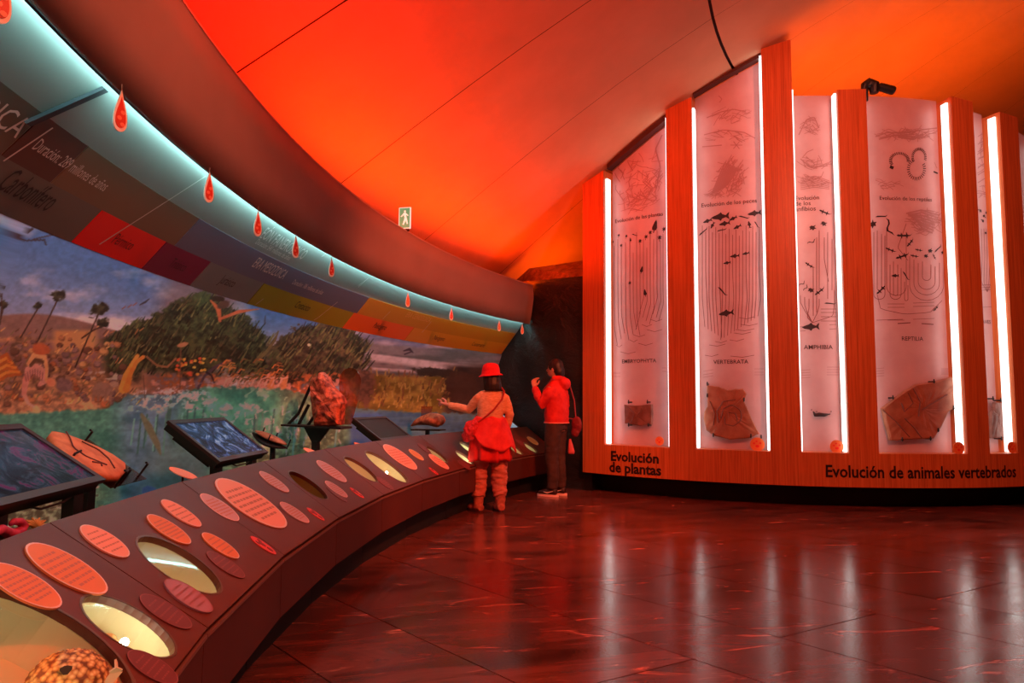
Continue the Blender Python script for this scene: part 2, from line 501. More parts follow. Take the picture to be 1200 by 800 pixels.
vd = PV - CAM; dep = np.maximum(vd @ _F, 0.3)
PX = 600 + FPX * (vd @ _R) / dep; PY = 400 - FPX * (vd @ _U) / dep
iv = 40                                            # first column inside the photograph
for i in range(iv):
    PX[i] = PX[iv] - (tcol[iv] - tcol[i]) * 45.0; PY[i] = PY[iv]

def vnoise(x, y, seed=0):
    xi = np.floor(x).astype(np.int64); yi = np.floor(y).astype(np.int64); fx = x - xi; fy = y - yi
    fx = fx * fx * (3 - 2 * fx); fy = fy * fy * (3 - 2 * fy)
    def h(a, b):
        n = (a * 374761393 + b * 668265263 + seed * 982451653) & 0x7fffffff
        n = ((n ^ (n >> 13)) * 1274126177) & 0x7fffffff
        return ((n ^ (n >> 16)) & 0xffff) / 65535.0
    return (h(xi, yi) * (1 - fx) + h(xi + 1, yi) * fx) * (1 - fy) + (h(xi, yi + 1) * (1 - fx) + h(xi + 1, yi + 1) * fx) * fy
def fbm(x, y, seed=0, o=4):
    s = 0; a = 0.5; t = 0
    for k in range(o): s = s + a * vnoise(x * 2 ** k, y * 2 ** k, seed + k * 17); t += a; a *= 0.55
    return s / t

IMG = np.zeros(PX.shape + (3,))
def C3(*c): return np.array(c, float) / 255
def sm(e0, e1, x): t = np.clip((x - e0) / (e1 - e0), 0, 1); return t * t * (3 - 2 * t)
def lay(mask, col):
    global IMG
    col = np.asarray(col, float)
    IMG = IMG * (1 - mask[..., None]) + col * mask[..., None]
def var(c1, c2, n): return C3(*c1) * (1 - n[..., None]) + C3(*c2) * n[..., None]
n_big = fbm(PX / 46, PY / 26, 3); n_mid = fbm(PX / 17, PY / 12, 9); n_fine = fbm(PX / 5, PY / 4, 21, 3); n_h = fbm(PX / 60, PY / 7, 33)
n_diag = fbm((PX + PY * 0.55) / 4.0, (PY - PX * 0.2) / 16, 41, 3)
cl = lambda a, lo, hi: np.clip((a - lo) / (hi - lo), 0, 1)
# sky: blue above, pale and warm towards the horizon, soft clouds
hz_y = np.interp(PX, [-500, 0, 200, 300, 420, 560], [372, 374, 386, 398, 408, 424]); tp_y = np.interp(PX, [-500, 0, 222, 400, 572], [230, 252, 335, 388, 418])
hf = np.clip((PY - tp_y) / (hz_y - tp_y), 0, 1)
cloud = cl(fbm(PX / 70, PY / 30, 5, 5) + 0.12 * (hf - 0.4), 0.44, 0.66)
IMG[:] = var((66, 98, 146), (196, 184, 188), np.clip(0.18 + 0.45 * hf ** 1.5 + 0.6 * (cloud - 0.35), 0, 1))
lay(sm(176, 214, PX + (PY - 330) * 0.4) * (1 - sm(262, 300, PX + (PY - 350) * 0.4)) * 0.8, var((122, 100, 104), (86, 74, 82), n_mid))
lay(sm(405, 440, PX), var((84, 88, 112), (142, 128, 140), cl(n_h * 0.6 + cloud * 0.4, 0.3, 0.65)))
# pale plain and lake at the far right
plain = sm(425, 440, PX) * sm(0, 4, PY - (398 + (PX - 430) * 0.06 + n_mid * 5))
lay(plain, var((96, 92, 96), (70, 72, 74), cl(n_h, 0.4, 0.6)))
lay(plain * sm(0, 3, PY - (412 + (PX - 430) * 0.12)) * (1 - sm(0, 5, PY - (419 + (PX - 430) * 0.14))), C3(150, 140, 146))
lay(plain * sm(0, 3, PY - (428 + (PX - 430) * 0.07)) * (1 - sm(0, 4, PY - (431 + (PX - 430) * 0.07))), C3(140, 130, 136))
# lilac hills at the left
hl = 372 - 9 * np.sin(PX / 42.0 + 0.4) + PX * 0.07
lay(sm(0, 3, PY - hl) * (1 - sm(150, 200, PX)), var((128, 96, 92), (106, 88, 80), n_mid))
# tan and rust land at the left
ld = 384 + n_mid * 14 + PX * 0.05
lay(sm(0, 5, PY - ld) * (1 - sm(165, 195, PX + n_fine * 20)), var((92, 72, 58), (168, 126, 92), cl(n_mid * 0.6 + n_fine * 0.5, 0.35, 0.75)))
lay(sm(0, 6, PY - 398) * (1 - sm(430, 446, PY)) * (1 - sm(90, 130, np.abs(PX - 80))) * cl(n_fine, 0.42, 0.6), C3(112, 84, 86))
lay(sm(0, 6, PY - 384) * (1 - sm(20, 30, np.abs(PX - 88))) * (1 - sm(404, 420, PY)), var((184, 142, 92), (146, 104, 70), n_fine))
# dark conifer masses: a ragged dark body, then many slanting needle strokes
F1T = ([128, 150, 175, 200, 222, 245, 262, 285, 305, 326], [398, 384, 378, 362, 350, 346, 362, 374, 392, 404])
F2T = ([318, 335, 350, 375, 400, 420, 440], [408, 396, 388, 383, 384, 398, 420])
def forest(xs_, ys_, bot, c1, c2):
    t = np.interp(PX, xs_, ys_) - 6 * n_fine
    msk = sm(xs_[0] - 6, xs_[0] + 8, PX + n_fine * 14) * (1 - sm(xs_[-1] - 12, xs_[-1] + 2, PX + n_fine * 14)) * sm(-2, 4, PY - t + n_fine * 14 - 4) * (1 - sm(-8, 8, PY - bot + n_mid * 24 - 12))
    lay(msk, var(c1, c2, cl(n_mid * 0.6 + n_fine * 0.5, 0.36, 0.75)))
forest(*F1T, 440, (24, 34, 26), (66, 76, 48))
forest(*F2T, 452, (30, 32, 28), (84, 76, 56))
NEEDLES = []
for xs_, ys_, bot, cnt in ((F1T[0], F1T[1], 440, 560), (F2T[0], F2T[1], 446, 320)):
    for k in range(cnt):
        fx = xs_[0] + RNG.random() * (xs_[-1] - xs_[0] - 8); ty_ = np.interp(fx, xs_, ys_); fy = ty_ + RNG.random() ** 1.3 * (bot - ty_)
        NEEDLES.append((fx, fy, 3 + RNG.random() * 9, 0.35 + RNG.random() * 0.6))
# shore vegetation: rust and ochre
sh = sm(0, 6, PY - (428 + n_mid * 12)) * sm(150, 200, PX) * (1 - sm(400, 430, PX)) * (1 - sm(0, 8, PY - 462))
lay(sh * cl(n_fine, 0.3, 0.55), var((78, 52, 34), (176, 104, 58), n_fine))
lay(sh * cl(fbm(PX / 6, PY / 5, 77, 2), 0.6, 0.7) * sm(0, 6, PY - 440), C3(176, 132, 120))
# meadow
md = sm(398, 424, PX) * sm(0, 6, PY - (433 + n_mid * 6 + (PX - 430) * 0.02)) * (1 - sm(530, 560, PX + n_mid * 30))
lay(md, var((88, 78, 34), (130, 112, 54), cl(n_mid, 0.35, 0.65)))
lay(md * cl(n_fine, 0.5, 0.72) * 0.4, C3(62, 50, 34))
lay(sm(520, 545, PX + n_mid * 20) * sm(0, 8, PY - 424), var((26, 22, 24), (66, 52, 44), n_mid))
# water
wl = np.interp(PX, [-400, 0, 120, 150, 200, 240, 330, 420, 480, 560], [488, 484, 478, 462, 462, 452, 454, 478, 482, 484]) + (n_fine - 0.5) * 5
wt = sm(-1, 3, PY - wl)
lay(wt, var((62, 92, 84), (92, 116, 104), cl(n_h * 0.6 + n_fine * 0.4, 0.3, 0.7)))
lay(wt * sm(120, 160, PX) * (1 - sm(195, 225, PX + (PY - 480) * 0.2)), var((70, 82, 104), (112, 112, 132), cl(n_mid, 0.3, 0.7)))
lay(wt * sm(205, 240, PX) * (1 - sm(318, 345, PX)) * (1 - sm(490, 520, PY)), var((58, 104, 94), (104, 146, 126), cl(fbm(PX / 12, PY / 20, 51), 0.3, 0.7)))
lay(wt * sm(318, 340, PX) * (1 - sm(395, 425, PX)), var((76, 80, 68), (128, 124, 102), cl(fbm(PX / 5, PY / 9, 61), 0.35, 0.7)))
lay(wt * sm(400, 420, PX), var((66, 76, 104), (92, 98, 112), cl(n_h, 0.35, 0.65)))
lay(wt * sm(408, 416, PX) * (1 - sm(440, 452, PX)) * sm(480, 490, PY), C3(74, 84, 150))
lay(sm(490, 540, PY) * sm(150, 200, PX) * (1 - sm(230, 260, PX)), var((76, 84, 92), (108, 108, 112), n_mid))
lay(sm(540, 575, PY) * (1 - sm(60, 140, PX)), var((88, 70, 58), (150, 132, 108), cl(n_fine, 0.4, 0.65)))
lay(sm(500, 530, PY) * sm(240, 300, PX) * (1 - sm(390, 400, PX)), var((72, 74, 62), (132, 124, 100), cl(n_fine, 0.35, 0.7)))
# splashes and pebbles
lay(sm(2, 7, 16 - np.abs(PY - 464 - (n_mid - 0.5) * 30)) * sm(150, 170, PX) * (1 - sm(235, 250, PX)) * cl(n_fine, 0.5, 0.62), C3(196, 190, 204))
lay(sm(2, 5, 12 - np.abs(PY - 448 - (n_mid - 0.5) * 14)) * sm(248, 260, PX) * (1 - sm(330, 345, PX)) * cl(n_fine, 0.42, 0.6), C3(176, 134, 122))
lay(sm(2, 4, 8 - np.abs(PY - 440)) * sm(100, 110, PX) * (1 - sm(140, 145, PX)) * cl(n_fine, 0.5, 0.6), C3(150, 144, 130))

def stroke(pts, wd, col, soft=0.8):
    global IMG
    pts = np.array(pts, float); wd = np.broadcast_to(np.asarray(wd, float), (len(pts),)) if np.ndim(wd) else np.full(len(pts), float(wd))
    x0, y0 = pts.min(0) - wd.max() - 2; x1, y1 = pts.max(0) + wd.max() + 2
    sel = (PX > x0) & (PX < x1) & (PY > y0) & (PY < y1)
    if not sel.any(): return
    x = PX[sel]; y = PY[sel]; best = np.zeros(len(x))
    for (a, b, wa, wb) in zip(pts[:-1], pts[1:], wd[:-1], wd[1:]):
        d = b - a; t = np.clip(((x - a[0]) * d[0] + (y - a[1]) * d[1]) / (d @ d + 1e-9), 0, 1)
        dist = np.hypot(x - a[0] - t * d[0], y - a[1] - t * d[1]); ww = wa + (wb - wa) * t
        best = np.maximum(best, np.clip((ww - dist) / soft + 0.5, 0, 1))
    IMG[sel] = IMG[sel] * (1 - best[:, None]) + C3(*col) * best[:, None]
def blob(cx, cy, rx, ry, col, rot=0.0, rag=0.5, soft=0.25, col2=None):
    c, s = math.cos(R_(rot)), math.sin(R_(rot))
    global IMG
    w_ = 1.4 * max(rx, ry) + 2; sel = (np.abs(PX - cx) < w_) & (np.abs(PY - cy) < w_)
    if not sel.any(): return
    qx, qy = PX[sel], PY[sel]
    u = ((qx - cx) * c + (qy - cy) * s) / rx; v = (-(qx - cx) * s + (qy - cy) * c) / ry
    nf = n_fine[sel]
    d = np.hypot(u, v) + (nf - 0.5) * rag
    mk_ = np.clip((1 - d) / soft, 0, 1)[:, None]
    IMG[sel] = IMG[sel] * (1 - mk_) + var(col, col2 or col, cl(nf, 0.35, 0.65)) * mk_
# pine needles
for k, (fx, fy, ln_, sl_) in enumerate(NEEDLES):
    stroke([(fx, fy), (fx + ln_ * sl_, fy - ln_)], [0.9, 0.4], [(30, 42, 30), (64, 78, 46), (22, 30, 26), (96, 98, 62), (48, 58, 40), (72, 66, 46)][k % 6])
# boulders and scrub on the left bank
for k in range(150):
    fx, fy = -40 + RNG.random() * 185, 396 + RNG.random() * 78
    rr_ = 2 + RNG.random() * 5
    cc_ = [(126, 100, 94), (104, 82, 80), (150, 104, 72), (168, 128, 84), (92, 66, 52), (140, 86, 56)][k % 6]
    blob(fx, fy, rr_, rr_ * 0.8, tuple(int(q * 0.76) for q in cc_), 0, 0.4); blob(fx - 0.6, fy - 0.9, rr_ * 0.8, rr_ * 0.6, cc_, 0, 0.4)
for k in range(160):
    fx, fy = -40 + RNG.random() * 205, 386 + RNG.random() * 90
    stroke([(fx, fy), (fx + 2 + RNG.random() * 3, fy - 2 - RNG.random() * 4)], 0.6, [(196, 150, 92), (84, 60, 44), (150, 98, 60), (98, 92, 62)][k % 4])
# trees standing on the tan plain
for (bx, by, tx, ty, rx, ry) in ((40, 408, 68, 346, 9, 7), (88, 430, 116, 362, 13, 8), (24, 396, 44, 358, 6, 4), (96, 396, 120, 378, 9, 6), (-4, 390, 4, 356, 5, 6), (0, 380, 2, 336, 4, 4)):
    stroke([(bx, by), ((bx + tx) / 2 + 1, (by + ty) / 2), (tx, ty + 4)], 0.9, (58, 44, 36))
    blob(tx, ty, rx, ry, (30, 34, 28), -14, 0.9, 0.3, (62, 62, 44))
stroke([(-10, 300), (14, 285), (38, 268)], [2.5, 1.8, 1.5], (46, 36, 40)); stroke([(22, 282), (52, 281), (54, 287)], 1.0, (46, 36, 40)); stroke([(40, 280), (62, 275)], 0.8, (50, 40, 44))
blob(4, 258, 14, 6, (60, 44, 22), 10, 0.6)
# birds and the flying reptile
for bx, by in ((143, 362), (150, 360), (156, 358)): stroke([(bx, by), (bx + 4, by - 3)], 0.6, (120, 70, 66))
stroke([(164, 357), (170, 354), (175, 350)], [0.6, 1.2, 0.5], (50, 48, 60)); stroke([(310, 380), (311, 370)], 0.6, (60, 60, 76))
stroke([(247, 352), (256, 362), (258, 376)], [0.8, 3.0, 1.5], (170, 88, 56)); stroke([(257, 374), (280, 365), (303, 362)], [1.5, 2.0, 0.6], (176, 92, 62))
blob(262, 357, 8, 5, (74, 52, 44), -20, 0.4); blob(255, 350, 9, 4, (34, 26, 20), 0, 0.4)
stroke([(473, 411), (480, 409), (484, 413)], [0.6, 1.6, 0.6], (36, 28, 40)); stroke([(474, 415), (482, 412)], 0.7, (40, 30, 44))
# creatures on the bank
for k in range(7): stroke([(-6 + 2 * k * 0, 449 - k * 4.4), (8, 440 - k * 4.2), (24 - k * 2.0, 432 - k * 2.6 + 6)], 1.8, (208, 128, 60) if k % 2 else (150, 82, 38))
stroke([(30, 448), (34, 434), (42, 432), (50, 437), (52, 446), (46, 451)], [3, 5, 6, 6, 4, 2], (176, 128, 116))
stroke([(30, 446), (28, 462), (33, 472), (40, 477)], [4, 3, 2, 1], (176, 122, 110))
for k in range(8): stroke([(29 + k * 3.0, 438 - 5 * math.sin(k / 2.4)), (31 + k * 2.6, 446 - 3 * math.sin(k / 2.4))], 0.5, (112, 66, 66))
stroke([(33, 426), (40, 416), (52, 418), (55, 432), (54, 446)], [2, 3, 3, 2, 1.4], (186, 140, 96)); stroke([(36, 428), (42, 421), (50, 424)], 2.0, (84, 62, 44))
blob(60, 448, 6, 6, (190, 122, 92), 0, 0.3); blob(75, 451, 11, 10, (126, 100, 98), 0, 0.3, col2=(98, 78, 78))
blob(120, 456, 15, 9, (140, 112, 96), -5, 0.3, col2=(116, 92, 80)); blob(134, 450, 6, 4, (150, 124, 106), 0, 0.3)
for lx in (110, 116, 124, 130): stroke([(lx, 460), (lx - 1, 469)], 1.6, (122, 96, 82))
blob(48, 409, 12, 8, (158, 84, 52), 10, 0.4)
stroke([(144, 456), (147, 440), (156, 424), (161, 417)], [5, 3, 2.2, 2.4], (198, 134, 62)); stroke([(148, 456), (153, 438), (160, 424), (168, 418)], [4, 2.6, 2.2, 2.2], (186, 116, 54))
stroke([(104, 372), (110, 372)], 0.5, (40, 34, 30))
for k in range(26):
    fx, fy = 206 + RNG.random() * 34, 420 + RNG.random() * 20
    blob(fx, fy, 2.2, 1.8, [(206, 70, 44), (198, 150, 62), (188, 106, 46)][k % 3], 0, 0.3)
stroke([(232, 455), (240, 440), (252, 430), (270, 422)], [1.6, 1.4, 1.8, 2.0], (70, 58, 70)); stroke([(242, 436), (248, 440), (251, 448)], 1.1, (34, 26, 30))
stroke([(172, 418), (184, 428), (196, 430), (206, 420)], 1.2, (128, 92, 64)); stroke([(211, 455), (212, 404)], 0.7, (96, 70, 54)); blob(214, 404, 8, 3, (150, 106, 76), -15, 0.5)
stroke([(170, 468), (168, 440)], 0.6, (88, 66, 54))
stroke([(300, 424), (312, 412), (322, 399), (326, 388)], [2.5, 2, 1.4, 0.8], (96, 88, 58)); blob(362, 404, 2.2, 2, (150, 148, 126), 0, 0.3)
for tx in (318, 333): stroke([(tx - 1, 452), (tx + 4, 440)], [4, 1.2], (176, 126, 84))
for k in range(9): stroke([(262 + k * 8, 452), (266 + k * 8, 444), (273 + k * 8, 442)], 0.9, (196, 150, 136))
for k in range(60):
    fx, fy = 246 + RNG.random() * 80, 424 + RNG.random() * 24
    stroke([(fx, fy), (fx + 3, fy - 4), (fx + 7, fy - 3)], 0.7, [(188, 116, 62), (120, 78, 44), (78, 84, 50)][k % 3])
for k in range(240):
    fx, fy = 402 + RNG.random() * 136, 436 + RNG.random() * 42
    stroke([(fx, fy), (fx + RNG.random() * 4 - 1, fy - 2 - RNG.random() * 5)], 0.7, [(112, 92, 52), (140, 122, 70), (70, 60, 36), (96, 64, 46), (120, 112, 58)][k % 5])
blob(428, 452, 12, 26, (96, 72, 60), 0, 0.8, col2=(62, 48, 40)); blob(512, 436, 30, 6, (44, 38, 34), 4, 0.9); blob(540, 452, 22, 20, (58, 42, 36), 0, 0.8)
# underwater light shafts, the diving animal
for k in range(26):
    fx = 150 + RNG.random() * 260; stroke([(fx, 478 + RNG.random() * 20), (fx - 4, 510 + RNG.random() * 30)], 1.0, [(112, 132, 124), (60, 82, 84), (92, 110, 106)][k % 3])
stroke([(166, 486), (174, 500), (184, 520), (188, 532)], [2, 4.5, 3.5, 1], (112, 90, 74)); stroke([(200, 470), (196, 500), (204, 520)], [2, 3, 1], (70, 84, 82))
for k in range(90):
    fx, fy = 240 + RNG.random() * 160, 470 + RNG.random() * 60
    stroke([(fx, fy), (fx + 4 * (RNG.random() - 0.3), fy + 5)], 0.6, [(150, 160, 138), (84, 104, 92), (176, 168, 148)][k % 3])
for k in range(60):
    fx, fy = -10 + RNG.random() * 130, 570 + RNG.random() * 30
    stroke([(fx, fy), (fx + 6, fy - 3 + RNG.random() * 5)], 0.9, [(176, 156, 130), (120, 88, 74), (72, 52, 48)][k % 3])
blob(175, 575, 10, 7, (84, 84, 150), 0, 0.6)
foam = sm(0.56, 0.66, fbm(PX / 7, PY / 3.2, 91, 3)) * sm(1, 5, 15 - np.abs(PY - 466 + (PX - 195) * 0.12)) * sm(140, 165, PX) * (1 - sm(240, 262, PX)); lay(foam * 0.55, C3(196, 196, 210)); IMG = IMG * (1 + wt[..., None] * np.array([-0.20, 0.10, 0.08]))
swirl = sm(0.6, 0.68, fbm(PX / 9 + n_mid * 3, PY / 9, 93, 3)) * wt * sm(225, 250, PX) * (1 - sm(385, 410, PX)) * (1 - sm(512, 530, PY)); lay(swirl * 0.6, C3(150, 184, 164))
IMG = IMG * (1 + 0.30 * sm(455, 480, PY))[..., None]  # lower paint brightened to make up for the weaker light there
IMG = np.clip(IMG * (0.88 + 0.24 * n_fine[..., None]), 0, 1)
n0, n1_ = PX.shape
idx = np.arange(n0 * n1_).reshape(n0, n1_)
F4 = np.stack([idx[:-1, :-1], idx[1:, :-1], idx[1:, 1:], idx[:-1, 1:]], -1).reshape(-1, 4)[:, ::-1]
me = bpy.data.meshes.new('wall_left')
me.vertices.add(n0 * n1_); me.vertices.foreach_set('co', PV.reshape(-1).astype(np.float32))
me.loops.add(F4.size); me.loops.foreach_set('vertex_index', F4.reshape(-1).astype(np.int32))
me.polygons.add(len(F4)); me.polygons.foreach_set('loop_start', np.arange(0, F4.size, 4, dtype=np.int32)); me.polygons.foreach_set('loop_total', np.full(len(F4), 4, np.int32))
me.update(); me.validate()
me.polygons.foreach_set('use_smooth', [True] * len(me.polygons))
at = me.color_attributes.new('paint', 'FLOAT_COLOR', 'POINT')
LIN = np.where(IMG <= 0.04045, IMG / 12.92, ((IMG + 0.055) / 1.055) ** 2.4)
MURAL_GAIN = 2.0
at.data.foreach_set('color', np.concatenate([np.clip(LIN * MURAL_GAIN, 0, 0.9), np.ones(LIN.shape[:2] + (1,))], -1).reshape(-1).astype(np.float32))
M = mat('mural_paint', (120, 120, 120), 0.4, spec=0.3)
an = N(M, 'ShaderNodeAttribute', attribute_name='paint'); L(M, an.outputs['Color'], bsdf(M).inputs['Base Color'])
me.materials.append(M)
wl_ob = bpy.data.objects.new('wall_left', me); COL.objects.link(wl_ob); BASE[wl_ob.name] = Vector((0, 0, 0))
put(wl_ob, 'curved wall painted with a prehistoric landscape mural', kind='structure')
# trough floor between mural and counter, closing the bottom of the wall
rev('trough_floor', [(12.1, 0.46), (12.845, 0.46)], START, END, 1.5, noisy('trough', (70, 66, 60), (104, 92, 76), 12, 0.8, kind='World'), wl_ob)

# ---- dark rock wall closing the far end
ra = hall(12.9, END + 0.1, 0); rb = hall(11.12, END + 0.1, 0)
et = (rb - ra) / np.linalg.norm(rb - ra); en = np.array([-et[1], et[0], 0]);  # en points away from the room
if en[1] < 0: en = -en
Lw = np.linalg.norm(rb - ra)
g = G(); nx, nz = 28, 40
vs = []; zt = 3.02
for i in range(nx + 1):
    for j in range(nz + 1):
        a = Lw * i / nx; z = zt * j / nz
        d = 0.06 * noise.noise(Vector((a * 2.2, z * 1.8, 3))) if 0 < i < nx else 0
        vs.append(ra + et * a + en * (0.02 + d * (1 if z > 0.05 else 0)) + np.array([0, 0, z]))
g.add(vs, [(i * (nz + 1) + j, (i + 1) * (nz + 1) + j, (i + 1) * (nz + 1) + j + 1, i * (nz + 1) + j + 1) for i in range(nx) for j in range(nz)])
rk = g.build('wall_far', 'rock', kind='structure', label='dark rocky wall at the end of the mural', smooth=True)
g = G()                                              # sloping cap, back and right return
c = [ra + np.array([0, 0, zt]), rb + np.array([0, 0, zt]), rb + en * 0.55 + np.array([0, 0, 3.36]), ra + en * 0.55 + np.array([0, 0, 3.36])]
tl = ra + et * (Lw * 0.30) + en * 0.55 + np.array([0, 0, 3.36]); tl2 = ra + et * (Lw * 0.02) + en * 0.55 + np.array([0, 0, 3.0])
g.add([ra + np.array([0, 0, zt]), rb + np.array([0, 0, zt]), rb + en * 0.55 + np.array([0, 0, 3.38]), tl + np.array([0, 0, -0.02]), tl2], [(0, 1, 2, 3, 4)])
g.build('rock_cap', 'rock_top', rk)
g = G(); g.box8([rb + en * 0.0, rb + et * 0.10, rb + et * 0.10 + en * 0.7, rb + en * 0.7] + [p + np.array([0, 0, 3.385]) for p in (rb + en * 0.0, rb + et * 0.10, rb + et * 0.10 + en * 0.7, rb + en * 0.7)])
g.build('side_return', 'black', rk)

# ================================================================== LIGHTS OF THE ROOM AND ADDED FILL SPOTS
# cool LED strip tucked behind the soffit lip
ls = thing('led_strip', hall(12.07, 0, 2.41), 'cool white LED strip glowing behind the soffit lip', 'light')
rev('housing', [(12.049, 2.44), (12.10, 2.44), (12.10, 2.426), (12.059, 2.426), (12.055, 2.394), (12.0495, 2.394)], START, END - 0.1, 1.0, 'black', ls, closed=True)
rev('lens', [(12.060, 2.398), (12.084, 2.422), (12.081, 2.425), (12.057, 2.401)], START, END - 0.1, 1.0, 'lip_led', ls, closed=True)
# coloured cove lamps standing on top of the soffit
def cove_col(t):
    a = float(np.clip((t + 1) / 12.0, 0, 1))
    return (255, int(5 + 60 * a), 0)
o = thing('cove_light', hall(12.2, 0, 2.85), 'long cove light on top of the soffit shading from red to orange', 'light')
for t in np.arange(-28, 30, 4.0):
    M = glow('cove_lens', cove_col(t + 2), COVE_POWER * (0.8 if t < -6 else 1.0))
    rev('housing', [(12.10, 2.852), (12.26, 2.852), (12.24, 2.975), (12.22, 2.985), (12.10, 2.875)], t + 0.1, t + 3.9, 1.0, 'black_metal', o, closed=True)
    rev('lens', [(12.105, 2.884), (12.215, 2.984), (12.213, 2.988), (12.102, 2.888)], t + 0.2, t + 3.8, 1.0, M, o, closed=True)
# orange floor-standing uplight behind the rock wall
o = thing('uplight', hall(12.0, 36.5, 0), 'orange uplight on a tall post hidden behind the rock wall', 'light')
rev('housing', [(11.75, 2.70), (12.25, 2.70), (12.25, 2.77), (11.75, 2.77)], 35.4, 37.8, 1.0, 'black_metal', o, closed=True)
rev('lens', [(11.78, 2.773), (12.22, 2.773), (12.22, 2.779), (11.78, 2.779)], 35.5, 37.7, 1.0, glow('rear_lens', (255, 84, 4), 22.0), o, closed=True)
G().tube([hall(12.0, 36.6, 0), hall(12.0, 36.6, 2.70)], 0.03, 8).build('post', 'black_metal', o)

def fill_spot(loc, tgt, col, power, label, size=70, fixture=True):  # unseen spots added out of view to fill the hall with light
    loc = np.array(loc, float); tgt = np.array(tgt, float)
    d = (tgt - loc) / np.linalg.norm(tgt - loc)
    o = thing('fill_spotlight', loc, label, 'light', 'added fill spotlights')
    zc = ceil_z(math.hypot(loc[0] - CX, loc[1] - CY))
    G().tube([loc, (loc[0], loc[1], zc)], 0.012, 8).build('stem', 'black_metal', o)
    G().tube([loc - d * 0.10, loc - d * 0.08, loc + d * 0.07, loc + d * 0.09], [0.03, 0.05, 0.055, 0.055], 14).build('fill_spot_body', 'black_metal', o, smooth=False)
    ld = bpy.data.lights.new('spot', 'SPOT'); ld.energy = power; ld.color = lin(col)[:3]; ld.spot_size = R_(size); ld.spot_blend = 0.6; ld.shadow_soft_size = 0.22
    lo = bpy.data.objects.new('added_bulb', ld); COL.objects.link(lo); lo.parent = o
    lo.location = Vector(d * 0.11); lo.rotation_euler = Vector(d).to_track_quat('-Z', 'Y').to_euler()
    return o
fill_spot((2.6, 2.6, 4.75), (-0.3, 7.4, 0.9), (255, 112, 70), SPOT_POWER * 1.25, 'added fill spotlight aimed at the visitors', 50)
fill_spot((1.6, 1.2, 4.3), (-1.4, 2.6, 0.6), (255, 130, 92), SPOT_POWER * 0.4, 'added fill spotlight aimed at the sloping counter', 75)
fill_spot((3.4, 3.0, 4.95), (4.3, 8.4, 2.6), (255, 128, 96), SPOT_POWER * 0.62, 'added fill spotlight aimed at the tall display wall', 85)

# ================================================================== DISPLAY WALL
FIN = [(-45.2, -41.05), (-30.4, -26.5), (-16.55, -12.55), (-6.5, -2.6), (9.9, 13.5), (18.5, 22.3), (33.0, 36.6)]
FTOP = [(4.37, 4.46), (5.10, 5.21), (5.70, 5.78), (5.09, 5.09), (5.04, 5.0), (4.93, 4.9), (4.9, 4.9)]
ZB, ZW = 0.26, 0.655
RP = 4.775                       # radius of the recessed panels
dw = thing('display_wall', dwall(SR, -10, 0), 'curved cherry wood display wall with tall glowing panels', 'display')
def cbox(g, p0, p1, r0, r1, z0, z1a, z1b=None, n=4):
    z1b = z1a if z1b is None else z1b
    for i in range(n):
        a = p0 + (p1 - p0) * i / n; b = p0 + (p1 - p0) * (i + 1) / n
        ta = z1a + (z1b - z1a) * i / n; tb = z1a + (z1b - z1a) * (i + 1) / n
        v = [dwall(r0, a, z0), dwall(r0, b, z0), dwall(r1, b, z0), dwall(r1, a, z0), dwall(r0, a, ta), dwall(r0, b, tb), dwall(r1, b, tb), dwall(r1, a, ta)]
        f = [(0, 1, 2, 3), (7, 6, 5, 4), (3, 2, 6, 7), (1, 0, 4, 5)]
        if i == 0: f.append((0, 3, 7, 4))
        if i == n - 1: f.append((2, 1, 5, 6))
        g.add(v, f)
    return g
def cz(ph, r=SR): q = dwall(r, ph, 0); return ceil_z(math.hypot(q[0] - CX, q[1] - CY))
cbox(G(), FIN[0][0], FIN[-1][1], 4.72, SR, ZB, ZW, n=82).build('wood_plinth', 'wood', dw)
cbox(G(), FIN[0][0] + 0.6, FIN[-1][1], 4.5, 4.68, 0, ZB, n=40).build('recessed_base', 'kick', dw)
for (a, b), (ta, tb) in zip(FIN, FTOP):
    ta = min(ta, cz(a) - 0.02); tb = min(tb, cz(b) - 0.02)
    cbox(G(), a, b, 4.74, SR, ZW, ta, tb).build('wood_fin', 'wood', dw)
PTOP = [(4.50, 5.02), (5.27, 5.64), (5.15, 5.12), (5.11, 5.08), (5.03, 4.98), (4.94, 4.8)]
PANELS = []
for i in range(6):
    p0, p1 = FIN[i][1], FIN[i + 1][0]; ta, tb = PTOP[i]
    pn = cbox(G(), p0, p1, RP - 0.03, RP, ZW - 0.02, ta, tb, n=10).build('back_panel', 'panel', dw)
    PANELS.append(pn)
    if i < 2:
        cbox(G(), p0, p1, 4.70, 4.93, ta - 0.02, min(cz(p0, 4.93), cz(p0, 4.7)) - 0.02, min(cz(p1, 4.93), cz(p1, 4.7)) - 0.02, n=1)
        g = G(); n = 8
        for k in range(n):
            a = p0 + (p1 - p0) * k / n; b = p0 + (p1 - p0) * (k + 1) / n
            za = ta + (tb - ta) * k / n; zb = ta + (tb - ta) * (k + 1) / n
            ua = max(cz(a, 4.9) - 0.02, za + 0.03); ub = max(cz(b, 4.9) - 0.02, zb + 0.03)
            g.box8([dwall(4.80, a, za), dwall(4.80, b, zb), dwall(4.92, b, zb), dwall(4.92, a, za), dwall(4.80, a, ua), dwall(4.80, b, ub), dwall(4.92, b, ub), dwall(4.92, a, ua)])
        g.build('header_board', mat('header_brown', (70, 30, 24), 0.6), dw)
    dph = math.degrees(0.022 / 4.9)
    for (q0, q1, t) in ((p0, p0 + dph, ta), (p1 - dph, p1, tb)):
        t = min(t, min(FTOP[i if q0 == p0 else i + 1]) - 0.02)
        cbox(G(), q0, q1, 4.865, 4.955, ZW + 0.01, t, n=1).build('light_tube', 'strip', dw)

